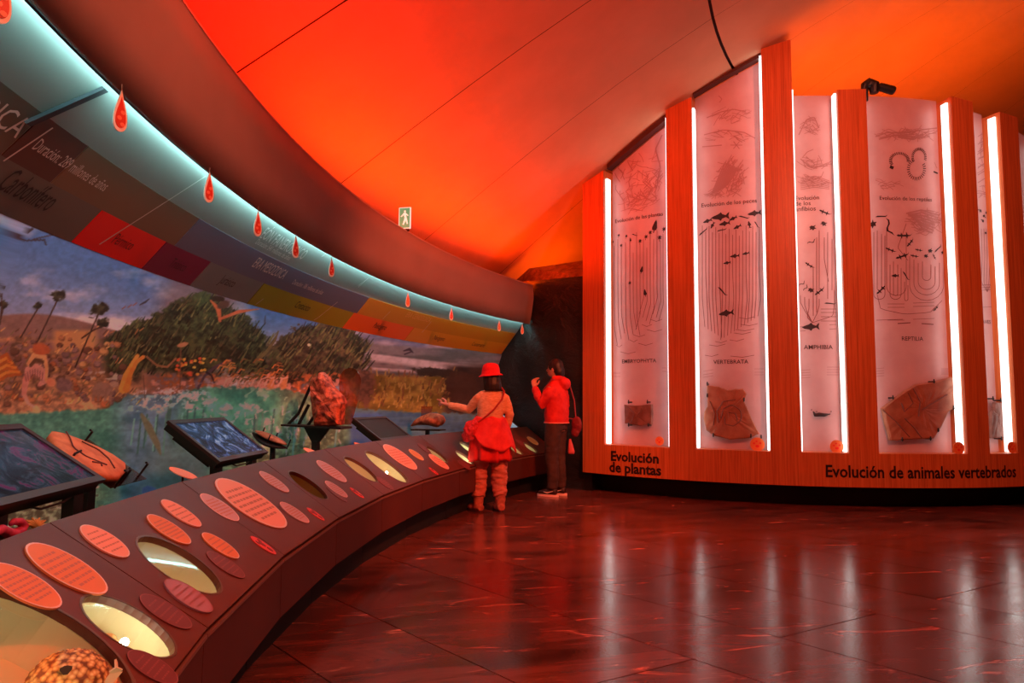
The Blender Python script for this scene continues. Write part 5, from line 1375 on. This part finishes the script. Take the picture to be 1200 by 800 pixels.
for sc, d in lv:
    for p in fine:
        q = cc_ + (p - cc_) * max(sc, 0.02); w_ = rp(*q, d); nv_ = noise.noise(Vector(w_ * 22)); v.append(w_ + ETH * 0.022 * nv_ * (1 if d >= 0 else -1) + np.array([0, 0, 0.012]) * noise.noise(Vector(w_ * 17 + 5)))
for l in range(len(lv) - 1):
    for i in range(n): f.append((l * n + i, l * n + (i + 1) % n, (l + 1) * n + (i + 1) % n, (l + 1) * n + i))
rk_ = mk('fossil_block', v, f, 'rock_red', ft)
pts = [(392, 498)] + [(403 + 13 * math.cos(a), 447 - 17 * math.sin(a)) for a in np.linspace(math.pi, 0, 12)] + [(412, 470), (404, 498)]
prism(pts, 0.13, 0.136).build('acrylic_plate', 'acrylic', ft)
prism([(374, 501), (376, 450), (376.8, 450), (375, 501)], 0.128, 0.134).build('acrylic_edge', 'chrome', ft)
# hand-sized fossil on a short post
th = on_r(519, 500, 12.13)[0]
ETH = hall(12, th + .5, 0) - hall(12, th - .5, 0); ETH /= np.linalg.norm(ETH)
ft = thing('small_fossil', rp(501, 516), 'hand-sized orange fossil lump on a short post near the pointing visitor', 'fossil')
g = G(); g.tube([rp(483, 498), rp(488, 495), rp(495, 493), rp(503, 491.5), rp(511, 492), rp(517, 493), rp(520, 495)], [0.02, 0.05, 0.07, 0.11, 0.12, 0.10, 0.03], 14, ell=[0.7] * 7)
g.v = [tuple(np.array(p) + 0.02 * np.array(noise.noise_vector(Vector(p) * 16))) for p in g.v]
g.build('fossil', 'rock_tan', ft, smooth=True)
prism([(485, 502.5), (519, 503), (519, 504.5), (485, 504)], -0.08, 0.08).build('tray', 'black', ft)
b = rp(501, 504); G().obox((b[0], b[1], 0), ETH, np.cross([0, 0, 1.0], ETH), [0, 0, 1], -0.02, 0.02, -0.02, 0.02, 0.461, b[2]).build('post', 'black', ft)
prism([(489, 494), (489.5, 476), (503, 476), (499, 492)], 0.09, 0.094).build('acrylic_plate', 'acrylic', ft)

# ================================================================== PEOPLE
def fuse(name, g, voxel, material, parent, wrinkle=0.0, wfreq=(20, 20, 20), smooth_it=4, seed=0.0, cut_below=None):
    """Overlapping tubes and balls -> one continuous remeshed skin (local coordinates are already world)."""
    me = bpy.data.meshes.new('tmp'); me.from_pydata(g.v, [], g.f); me.update()
    o = bpy.data.objects.new('tmp', me); COL.objects.link(o)
    bm = bmesh.new(); bm.from_mesh(me); bmesh.ops.recalc_face_normals(bm, faces=bm.faces); bm.to_mesh(me); bm.free()
    md = o.modifiers.new('r', 'REMESH'); md.mode = 'VOXEL'; md.voxel_size = voxel
    ms = o.modifiers.new('s', 'SMOOTH'); ms.factor = 0.5; ms.iterations = smooth_it
    dg = bpy.context.evaluated_depsgraph_get(); dg.update()
    ev = o.evaluated_get(dg).to_mesh()
    vs = [Vector(v.co) for v in ev.vertices]; nr = [Vector(v.normal) for v in ev.vertices]; fs = [tuple(p.vertices) for p in ev.polygons]
    o.evaluated_get(dg).to_mesh_clear()
    bpy.data.objects.remove(o); bpy.data.meshes.remove(me)
    if wrinkle:
        out = []
        for v, n in zip(vs, nr):
            q = Vector((v.x * wfreq[0] + seed, v.y * wfreq[1], v.z * wfreq[2]))
            out.append(v + n * wrinkle * (noise.noise(q) + 0.5 * noise.noise(q * 2.1)))
        vs = out
    return mk(name, vs, fs, material, parent, smooth=True)

class Fig:                       # body-part helper: local frame of a person -> world
    def __init__(s, loc, rot):
        s.l = np.array(loc, float); c, sn = math.cos(R_(rot)), math.sin(R_(rot)); s.m = np.array([[c, -sn, 0], [sn, c, 0], [0, 0, 1.0]])
    def p(s, *q): return s.l + s.m @ np.array(q, float)
    def tube(s, g, pts, rad, ell=None, seg=16): g.tube([s.p(*q) for q in pts], rad, seg, True, ell); return g
    def ball(s, g, c, rx, ry, rz, seg=20, rings=14):
        k = len(g.v); g.ball((0, 0, 0), rx, ry, rz, seg, rings)
        for i in range(k, len(g.v)): g.v[i] = tuple(s.p(*(np.array(g.v[i]) + np.array(c))))
        return g
    def slab(s, g, rows, seg=24):           # stacked elliptical rings: (cx, cy, z, rx, ry)
        k = len(g.v)
        for cx_, cy_, z, rx, ry in rows:
            for j in range(seg):
                q = 2 * math.pi * j / seg; g.v.append(tuple(s.p(cx_ + rx * math.cos(q), cy_ + ry * math.sin(q), z)))
        n = len(rows)
        for i in range(n - 1):
            for j in range(seg): g.f.append((k + i * seg + j, k + i * seg + (j + 1) % seg, k + (i + 1) * seg + (j + 1) % seg, k + (i + 1) * seg + j))
        g.f.append(tuple(k + j for j in range(seg))[::-1]); g.f.append(tuple(k + (n - 1) * seg + j for j in range(seg)))
        return g
def hand(F, g, wrist, d, side, palm_n, curl=0.35, spread=0.25, point=False):
    """Palm and five bent fingers. d: pointing direction, side: towards the thumb, palm_n: palm normal."""
    w, d, side, pn = (np.array(q, float) for q in (wrist, d, side, palm_n)); d /= np.linalg.norm(d); side /= np.linalg.norm(side); pn /= np.linalg.norm(pn)
    F.tube(g, [w - d * 0.03, w + d * 0.02, w + d * 0.055, w + d * 0.085], [0.024, 0.032, 0.038, 0.034], [0.75, 0.55, 0.45, 0.45])
    for i, (o_, ln_) in enumerate(((0.030, 0.068), (0.010, 0.076), (-0.011, 0.070), (-0.030, 0.055))):
        cu = 0.08 if (point and i == 0) else curl * (1.6 if point else 1.0)
        b = w + d * 0.078 + side * o_; pts = [b]; dd = d + side * o_ * spread * 6; dd /= np.linalg.norm(dd)
        for k, seg_l in enumerate((0.42, 0.33, 0.25)):
            dd = dd * math.cos(cu) + pn * math.sin(cu); dd /= np.linalg.norm(dd); pts.append(pts[-1] + dd * ln_ * seg_l)
        F.tube(g, pts, [0.0105, 0.0098, 0.009, 0.0075], seg=10)
    b = w + d * 0.02 + side * 0.026; dd = side * 0.8 + d * 0.7 + pn * 0.3; dd /= np.linalg.norm(dd)
    F.tube(g, [b, b + dd * 0.035, b + dd * 0.055 + d * 0.012, b + dd * 0.065 + d * 0.03], [0.014, 0.0125, 0.0115, 0.009], seg=10)

# ---- visitor in a red hat, seen from behind, pointing at a fossil
WP = on_z(573, 599, 0)
F = Fig((WP[0], WP[1], 0.0), 12)
PS = 'woman'
wm = thing('person', F.p(0, 0, 0), 'person in a red hat and orange top pointing at a fossil on the counter', 'person')
lh, rh = (-0.085, 0, 0.84), (0.085, 0, 0.84); lk, rk2 = (-0.115, 0.02, 0.47), (0.115, 0.01, 0.47); la, ra2 = (-0.125, -0.02, 0.09), (0.12, -0.04, 0.09)
sl, sr = (-0.125, 0.02, 1.275), (0.165, 0.0, 1.275); el, er_ = (-0.225, 0.13, 1.13), (0.225, -0.01, 1.08); wl2, wr = (-0.455, 0.215, 1.185), (0.20, 0.09, 0.86)
g = G()
F.slab(g, [(0, 0, 0.80, 0.13, 0.10), (0, 0, 0.90, 0.155, 0.11), (0.0, 0, 1.02, 0.125, 0.09), (0.01, 0, 1.12, 0.13, 0.09), (0.02, 0, 1.25, 0.14, 0.09), (0.02, 0, 1.32, 0.11, 0.07), (0.02, 0.01, 1.37, 0.06, 0.055)])
F.tube(g, [(0.02, 0.01, 1.33), (0.018, 0.02, 1.39), (0.012, 0.03, 1.43)], [0.055, 0.048, 0.05])
F.ball(g, (0.005, 0.035, 1.495), 0.073, 0.09, 0.105); F.ball(g, (-0.004, 0.075, 1.455), 0.045, 0.05, 0.05)       # skull and jaw
F.tube(g, [(-0.01, 0.118, 1.51), (-0.012, 0.138, 1.475), (-0.012, 0.125, 1.462)], [0.008, 0.013, 0.010], seg=8)   # nose
F.tube(g, [(-0.035, 0.112, 1.437), (-0.01, 0.124, 1.437), (0.016, 0.114, 1.437)], [0.006, 0.009, 0.006], seg=8)   # lips
for s_ in (-1, 1): F.ball(g, (0.005 + s_ * 0.074, 0.025, 1.485), 0.010, 0.02, 0.03, 10, 8)                          # ears
for a, b, c, r0 in ((lh, lk, la, 1), (rh, rk2, ra2, 1)):
    F.tube(g, [a, ((a[0] + b[0]) / 2, (a[1] + b[1]) / 2 + 0.01, (a[2] + b[2]) / 2), b, ((b[0] + c[0]) / 2, (b[1] + c[1]) / 2 - 0.015, (b[2] + c[2]) / 2 + 0.05), c], [0.088, 0.076, 0.055, 0.055, 0.038])
    F.tube(g, [(c[0], c[1] - 0.03, 0.05), (c[0], c[1] + 0.05, 0.045), (c[0], c[1] + 0.14, 0.03)], [0.036, 0.04, 0.03], [0.9, 0.8, 0.6])
for a, b, c in ((sl, el, wl2), (sr, er_, wr)):
    F.tube(g, [a, tuple((np.array(a) + b) / 2), b, tuple((np.array(b) + c) / 2), c], [0.044, 0.042, 0.038, 0.036, 0.026])
d_ = np.array(wl2) - np.array(el); hand(F, g, wl2, d_, (0.1, 0.35, 0.9), (0.2, 0.9, -0.3), 0.45, point=True)
d_ = np.array(wr) - np.array(er_); hand(F, g, wr, d_, (-0.2, 1, 0), (-1, 0, 0), 0.4)
body = fuse('body', g, 0.0065, 'skin', wm, smooth_it=3)
for s_ in (-1, 1):
    e = G(); F.ball(e, (-0.003 + s_ * 0.03, 0.112, 1.498), 0.012, 0.009, 0.009, 10, 8); e.build('eye', mat('eye', (40, 24, 20), 0.3), body, smooth=True)
# salmon long-sleeved top, tucked in
g = G()
F.slab(g, [(0, 0, 0.98, 0.150, 0.115), (0, 0, 1.06, 0.150, 0.115), (0.01, 0, 1.15, 0.158, 0.115), (0.02, 0, 1.25, 0.160, 0.112), (0.02, 0, 1.31, 0.13, 0.09), (0.02, 0.005, 1.345, 0.09, 0.07), (0.02, 0.01, 1.385, 0.065, 0.062)])
for a, b, c in ((sl, el, wl2), (sr, er_, wr)):
    cc_ = np.array(c) - (np.array(c) - np.array(b)) * 0.04
    sg = np.array([0.02, 0, 0]); a_ = np.array(a)
    F.tube(g, [tuple((0.02 + (a_[0] - 0.02) * 0.30, a_[1], 1.318)), tuple((0.02 + (a_[0] - 0.02) * 0.70, a_[1], 1.298)), tuple((0.02 + (a_[0] - 0.02) * 1.0, a_[1], 1.262)), tuple((a_ + np.array(b)) / 2), b, tuple((np.array(b) + cc_) / 2), tuple(cc_)], [0.042, 0.052, 0.060, 0.058, 0.052, 0.046, 0.038])
M_top = noisy('salmon_knit', (236, 176, 136), (214, 146, 106), 26, 0.8, 0.3, sc=(1, 1, 3))
fuse('long_sleeved_top', g, 0.009, M_top, wm, 0.0045, (12, 12, 22), 4, 2.0)
# trousers gathered in folds, boots
g = G()
F.slab(g, [(0, 0, 0.80, 0.16, 0.12), (0, 0, 0.92, 0.165, 0.125), (0, 0, 1.02, 0.15, 0.115)])
for a, b, c in ((lh, lk, la), (rh, rk2, ra2)):
    F.tube(g, [(a[0], a[1], 0.88), (a[0] * 1.1, a[1], 0.68), b, (b[0], b[1] - 0.005, 0.30), (c[0], c[1], 0.17)], [0.115, 0.108, 0.098, 0.090, 0.074])
fuse('trousers', g, 0.009, noisy('rose_trousers', (214, 128, 110), (190, 100, 86), 9, 0.8), wm, 0.014, (10, 10, 30), 2, 5.0)
for c, rt in ((la, 0.5), (ra2, 0.1)):
    g = G(); dx = -math.sin(rt) * 0.16; dy = math.cos(rt) * 0.16
    F.tube(g, [(c[0], c[1], 0.23), (c[0], c[1], 0.14), (c[0] + dx * .05, c[1] + dy * .05, 0.07)], [0.062, 0.058, 0.055])
    F.tube(g, [(c[0] - dx * .35, c[1] - dy * .35, 0.05), (c[0], c[1], 0.055), (c[0] + dx * .6, c[1] + dy * .6, 0.05), (c[0] + dx, c[1] + dy, 0.04)], [0.042, 0.052, 0.052, 0.036], [0.9, 0.9, 0.85, 0.8])
    bt = fuse('boot', g, 0.008, noisy('suede_boot', (204, 120, 100), (176, 92, 78), 20, 0.8), wm, 0.004, (25, 25, 40), 2)
    g = G(); n = 20
    ol_ = [F.p(c[0] + dx * (0.42 + 0.80 * math.cos(u)) - dy / 0.16 * 0.052 * math.sin(u), c[1] + dy * (0.42 + 0.80 * math.cos(u)) + dx / 0.16 * 0.052 * math.sin(u), 0.001) for u in np.linspace(0, 6.283, n, endpoint=False)]
    g.ring_extrude(ol_, (0, 0, 1.0), 0.02).build('sole', mat('boot_sole', (70, 30, 28), 0.7), bt)
# short red skirt with a jacket knotted round the waist
M_red = noisy('red_cloth', (232, 40, 36), (206, 26, 26), 8, 0.75)
v = []; f = []; n = 64; rows = [(1.04, .158, .122), (0.98, .17, .135), (0.90, .195, .16), (0.80, .215, .18), (0.70, .228, .19), (0.60, .236, .195), (0.565, .238, .196), (0.57, .225, .183), (0.72, .21, .17)]
for i, (z, rx, ry) in enumerate(rows):
    for j in range(n):
        u = 2 * math.pi * j / n; fl_ = 0.02 * math.sin(9 * u + 1.0) * (1.04 - z) / 0.45 + 0.012 * math.sin(17 * u)
        v.append(F.p((rx + fl_) * math.cos(u), (ry + fl_) * math.sin(u), z + (0.012 * math.sin(5 * u) if z < 0.6 else 0)))
for i in range(len(rows) - 1):
    for j in range(n): f.append((i * n + j, i * n + (j + 1) % n, (i + 1) * n + (j + 1) % n, (i + 1) * n + j))
mk('skirt', v, f, M_red, wm, smooth=True)
v = []; f = []; n = 40; m_ = 14
for i in range(m_):                                   # the tied jacket: draped sheet over the back, point at the right
    t = i / (m_ - 1)
    for j in range(n):
        s_ = j / (n - 1); u = math.pi * (1.02 + 0.98 * s_) + 0.25
        drop_ = 0.10 + 0.27 * math.sin(math.pi * min(s_ * 0.95, 1)) ** 0.8 + 0.19 * sm(0.70, 0.97, s_)
        z = 1.05 - t * drop_; rr = 0.165 + 0.085 * t + 0.012 * math.sin(14 * s_ + 3 * t) + (0.05 * t * float(sm(0.75, 0.95, s_)))
        v.append(F.p(rr * math.cos(u) * 1.03, rr * 0.88 * math.sin(u), z + 0.01 * math.sin(20 * s_)))
for i in range(m_ - 1):
    for j in range(n - 1): f.append((i * n + j, (i + 1) * n + j, (i + 1) * n + j + 1, i * n + j + 1))
jk = mk('tied_jacket', v, f, noisy('bright_red_cloth', (240, 56, 50), (216, 34, 34), 10, 0.7), wm, smooth=True)
sd_ = jk.modifiers.new('thick', 'SOLIDIFY'); sd_.thickness = 0.010; sd_.offset = 1
# hair, hat, bag
g = G(); F.ball(g, (0.012, 0.010, 1.50), 0.098, 0.098, 0.11); F.slab(g, [(0.022, -0.045, 1.345, 0.088, 0.05), (0.022, -0.04, 1.36, 0.104, 0.062), (0.02, -0.03, 1.42, 0.104, 0.075), (0.015, 0.0, 1.50, 0.102, 0.092)])
fuse('hair', g, 0.008, 'hair', wm, 0.004, (45, 45, 6), 3)
hat = []; prof = [(0.0, 1.668), (0.05, 1.664), (0.083, 1.645), (0.098, 1.61), (0.104, 1.57), (0.106, 1.545), (0.118, 1.534), (0.138, 1.522), (0.140, 1.515), (0.118, 1.522), (0.10, 1.53), (0.098, 1.55), (0.085, 1.62), (0.0, 1.65)]
v = []; f = []; n = 40
for r, z in prof:
    for j in range(n): u = 2 * math.pi * j / n; v.append(F.p(0.008 + max(r, 0.001) * math.cos(u), 0.025 + max(r, 0.001) * 1.08 * math.sin(u), z + 0.012 * math.cos(u) * (r > 0.11)))
for i in range(len(prof) - 1):
    for j in range(n): f.append((i * n + j, i * n + (j + 1) % n, (i + 1) * n + (j + 1) % n, (i + 1) * n + j))
mk('hat', v, f, noisy('red_felt', (238, 36, 50), (214, 22, 36), 20, 0.8), wm, smooth=True)
bag = thing('shoulder_bag', F.p(-0.2, -0.05, 0.80), 'red ruffled shoulder bag on the hip of the hat wearer', 'bag')
g = G(); F.ball(g, (-0.225, -0.06, 0.90), 0.085, 0.09, 0.11); F.ball(g, (-0.27, -0.04, 0.84), 0.05, 0.07, 0.06); F.ball(g, (-0.19, -0.09, 0.97), 0.05, 0.06, 0.05)
fuse('pouch', g, 0.008, noisy('crimson_ruffle', (226, 60, 66), (188, 30, 40), 30, 0.8), bag, 0.02, (26, 26, 22), 1, 3.0)
pts = [(-0.19, -0.10, 0.97), (-0.10, -0.145, 1.04), (0.02, -0.14, 1.14), (0.11, -0.13, 1.25), (0.145, -0.09, 1.34), (0.13, 0.0, 1.385), (0.10, 0.09, 1.33), (0.0, 0.13, 1.20), (-0.14, 0.13, 1.05), (-0.20, 0.0, 0.97)]
F.tube(G(), pts, 0.011, seg=8).build('strap', mat('strap_red', (170, 36, 28), 0.6), bag)

# ---- visitor in a red hooded jacket, in profile, hand raised to the chin
MP = on_z(652, 581, 0)
F = Fig((MP[0], MP[1], 0.0), 62)                       # local +y is the way the person faces
mn = thing('person', F.p(0, 0, 0), 'person in a red hooded jacket and dark trousers standing by the rock wall', 'person')
lh, rh = (-0.09, 0, 0.90), (0.09, 0, 0.90); lk, rk2 = (-0.085, 0.03, 0.50), (0.095, 0.01, 0.50); la, ra2 = (-0.085, 0.02, 0.09), (0.10, -0.02, 0.09)
sl, sr = (-0.17, 0.0, 1.41), (0.17, 0.0, 1.41); el, er_ = (-0.235, 0.10, 1.19), (0.235, -0.02, 1.18); wl2, wr = (-0.10, 0.28, 1.42), (0.22, 0.10, 0.95)
g = G()
F.slab(g, [(0, 0, 0.84, 0.14, 0.11), (0, 0, 0.96, 0.155, 0.115), (0, 0, 1.10, 0.14, 0.105), (0, 0, 1.25, 0.16, 0.11), (0, 0, 1.40, 0.15, 0.095), (0, 0, 1.48, 0.09, 0.07), (0, 0.01, 1.51, 0.06, 0.055)])
F.tube(g, [(0, 0.0, 1.48), (0, 0.015, 1.54), (0, 0.025, 1.57)], [0.06, 0.054, 0.055])
F.ball(g, (0, 0.03, 1.66), 0.077, 0.098, 0.115); F.ball(g, (0, 0.075, 1.61), 0.05, 0.052, 0.055)
F.tube(g, [(0, 0.122, 1.675), (0, 0.145, 1.638), (0, 0.13, 1.625)], [0.009, 0.014, 0.011], seg=8)
F.tube(g, [(-0.026, 0.118, 1.60), (0, 0.13, 1.60), (0.026, 0.118, 1.60)], [0.006, 0.009, 0.006], seg=8)
for s_ in (-1, 1): F.ball(g, (s_ * 0.078, 0.02, 1.65), 0.011, 0.021, 0.032, 10, 8)
for a, b, c in ((lh, lk, la), (rh, rk2, ra2)):
    F.tube(g, [a, ((a[0] + b[0]) / 2, 0.02, 0.70), b, (b[0], b[1] - 0.02, 0.34), c], [0.09, 0.08, 0.058, 0.057, 0.04])
    F.tube(g, [(c[0], c[1] - 0.04, 0.055), (c[0], c[1] + 0.06, 0.05), (c[0], c[1] + 0.16, 0.035)], [0.038, 0.042, 0.03], [0.9, 0.8, 0.6])
for a, b, c in ((sl, el, wl2), (sr, er_, wr)):
    F.tube(g, [a, tuple((np.array(a) + b) / 2), b, tuple((np.array(b) + c) / 2), c], [0.048, 0.046, 0.042, 0.040, 0.029])
hand(F, g, wl2, (0.25, 0.25, 0.9), (0.6, -0.6, 0.1), (0.2, -0.9, 0.2), 0.7)
hand(F, g, wr, np.array(wr) - np.array(er_), (0, 1, 0), (-1, 0, 0), 0.4)
body = fuse('body', g, 0.0065, 'skin', mn, smooth_it=3)
for s_ in (-1, 1):
    e = G(); F.ball(e, (s_ * 0.031, 0.118, 1.665), 0.012, 0.009, 0.009, 10, 8); e.build('eye', mat('eye', (40, 24, 20), 0.3), body, smooth=True)
M_jk = noisy('red_jacket', (224, 44, 36), (196, 26, 24), 8, 0.7)
g = G()
F.slab(g, [(0, 0, 0.955, 0.20, 0.155), (0, 0, 1.05, 0.20, 0.155), (0, 0, 1.20, 0.20, 0.15), (0, 0, 1.36, 0.195, 0.14), (0, 0, 1.44, 0.165, 0.115), (0, 0, 1.50, 0.10, 0.085), (0, 0.0, 1.535, 0.085, 0.08)])
for a, b, c in ((sl, el, wl2), (sr, er_, wr)):
    cc_ = np.array(c) - (np.array(c) - np.array(b)) * 0.06
    a_ = np.array(a)
    F.tube(g, [tuple(a_ * np.array([.45, 1, 1])), tuple(a_ * np.array([.85, 1, 1]) - np.array([0, 0, .02])), tuple((a_ * 1.1 + np.array(b)) / 2.1), b, tuple((np.array(b) + cc_) / 2), tuple(cc_)], [0.06, 0.074, 0.074, 0.066, 0.058, 0.046])
F.ball(g, (0, -0.115, 1.46), 0.105, 0.075, 0.085); F.tube(g, [(-0.09, 0.02, 1.53), (-0.06, -0.07, 1.53), (0.06, -0.07, 1.53), (0.09, 0.02, 1.53)], [0.03, 0.04, 0.04, 0.03])
jk = fuse('hooded_jacket', g, 0.009, M_jk, mn, 0.009, (11, 11, 13), 3, 8.0)
g = G(); n = 40
for z0_, z1_ in ((0.945, 0.962),):
    F.slab(g, [(0, 0, z0_, 0.206, 0.161), (0, 0, z1_, 0.206, 0.161)], n)
g.build('hem_band', mat('hem_pink', (236, 130, 120), 0.6), jk)
g = G()
F.slab(g, [(0, 0, 0.86, 0.165, 0.13), (0, 0, 0.97, 0.165, 0.13), (0, 0, 1.03, 0.15, 0.115)])
for a, b, c in ((lh, lk, la), (rh, rk2, ra2)):
    F.tube(g, [(a[0], 0, 0.94), (a[0], 0.02, 0.72), b, (b[0], b[1] - 0.02, 0.30), (c[0], c[1], 0.105)], [0.115, 0.105, 0.088, 0.080, 0.066])
fuse('trousers', g, 0.009, noisy('dark_trousers', (78, 54, 48), (60, 40, 38), 10, 0.8), mn, 0.006, (9, 9, 18), 3, 1.0)
for c in (la, ra2):
    g = G()
    F.tube(g, [(c[0], c[1] - 0.06, 0.055), (c[0], c[1], 0.065), (c[0], c[1] + 0.10, 0.055), (c[0], c[1] + 0.19, 0.042)], [0.042, 0.05, 0.05, 0.035], [0.95, 0.95, 0.8, 0.75]); F.tube(g, [(c[0], c[1], 0.05), (c[0], c[1] - 0.01, 0.115)], [0.05, 0.048])
    sh = fuse('shoe', g, 0.008, mat('dark_shoe', (52, 28, 28), 0.5), mn, smooth_it=2)
    ol_ = [F.p(c[0] + 0.054 * math.sin(u), c[1] + 0.065 + 0.155 * math.cos(u), 0.001) for u in np.linspace(0, 6.283, 24, endpoint=False)]
    G().ring_extrude(ol_, (0, 0, 1.0), 0.028).build('sole', mat('white_sole', (250, 205, 196), 0.5), sh)
    g = G()
    for s_ in (-1, 1):
        g.tube([F.p(c[0] + s_ * 0.052, c[1] + 0.10, 0.062), F.p(c[0] + s_ * 0.054, c[1] + 0.05, 0.052), F.p(c[0] + s_ * 0.052, c[1] - 0.03, 0.075)], [0.004, 0.009, 0.003], 8)
    g.build('white_stripe', mat('shoe_mark', (250, 220, 214), 0.5), sh)
g = G(); F.ball(g, (0, 0.012, 1.685), 0.09, 0.108, 0.115); F.ball(g, (0, -0.045, 1.62), 0.085, 0.065, 0.09); F.slab(g, [(0, -0.05, 1.53, 0.06, 0.04), (0, -0.05, 1.62, 0.08, 0.06)])
fuse('hair', g, 0.008, mat('maroon_dark_hair', (30, 10, 12), 0.5), mn, 0.004, (40, 40, 10), 3)
bag = thing('crossbody_bag', F.p(0.2, -0.16, 0.62), 'dark red bag hanging behind the person in the hooded jacket', 'bag')
g = G(); F.ball(g, (0.16, -0.22, 0.92), 0.035, 0.075, 0.12); F.ball(g, (0.15, -0.20, 0.83), 0.03, 0.06, 0.07)
fuse('pouch', g, 0.008, mat('maroon_bag', (122, 32, 44), 0.6), bag, 0.006, (16, 16, 16), 2)
F.tube(G(), [(0.15, -0.21, 1.02), (0.12, -0.20, 1.25), (0.04, -0.175, 1.43), (-0.06, -0.10, 1.535), (-0.12, 0.02, 1.515), (-0.10, 0.15, 1.38), (0.05, 0.175, 1.18), (0.20, 0.05, 1.02), (0.19, -0.15, 1.0)], 0.009, seg=8).build('strap', mat('strap_plum', (150, 70, 80), 0.5), bag)
g = G(); F.tube(g, [(0.12, -0.14, 0.74), (0.12, -0.15, 0.66), (0.12, -0.16, 0.57), (0.12, -0.16, 0.545)], [0.012, 0.03, 0.045, 0.04], [0.5] * 4)
g.build('hanging_tassel', mat('tassel_pink', (206, 90, 96), 0.6), bag, smooth=True)
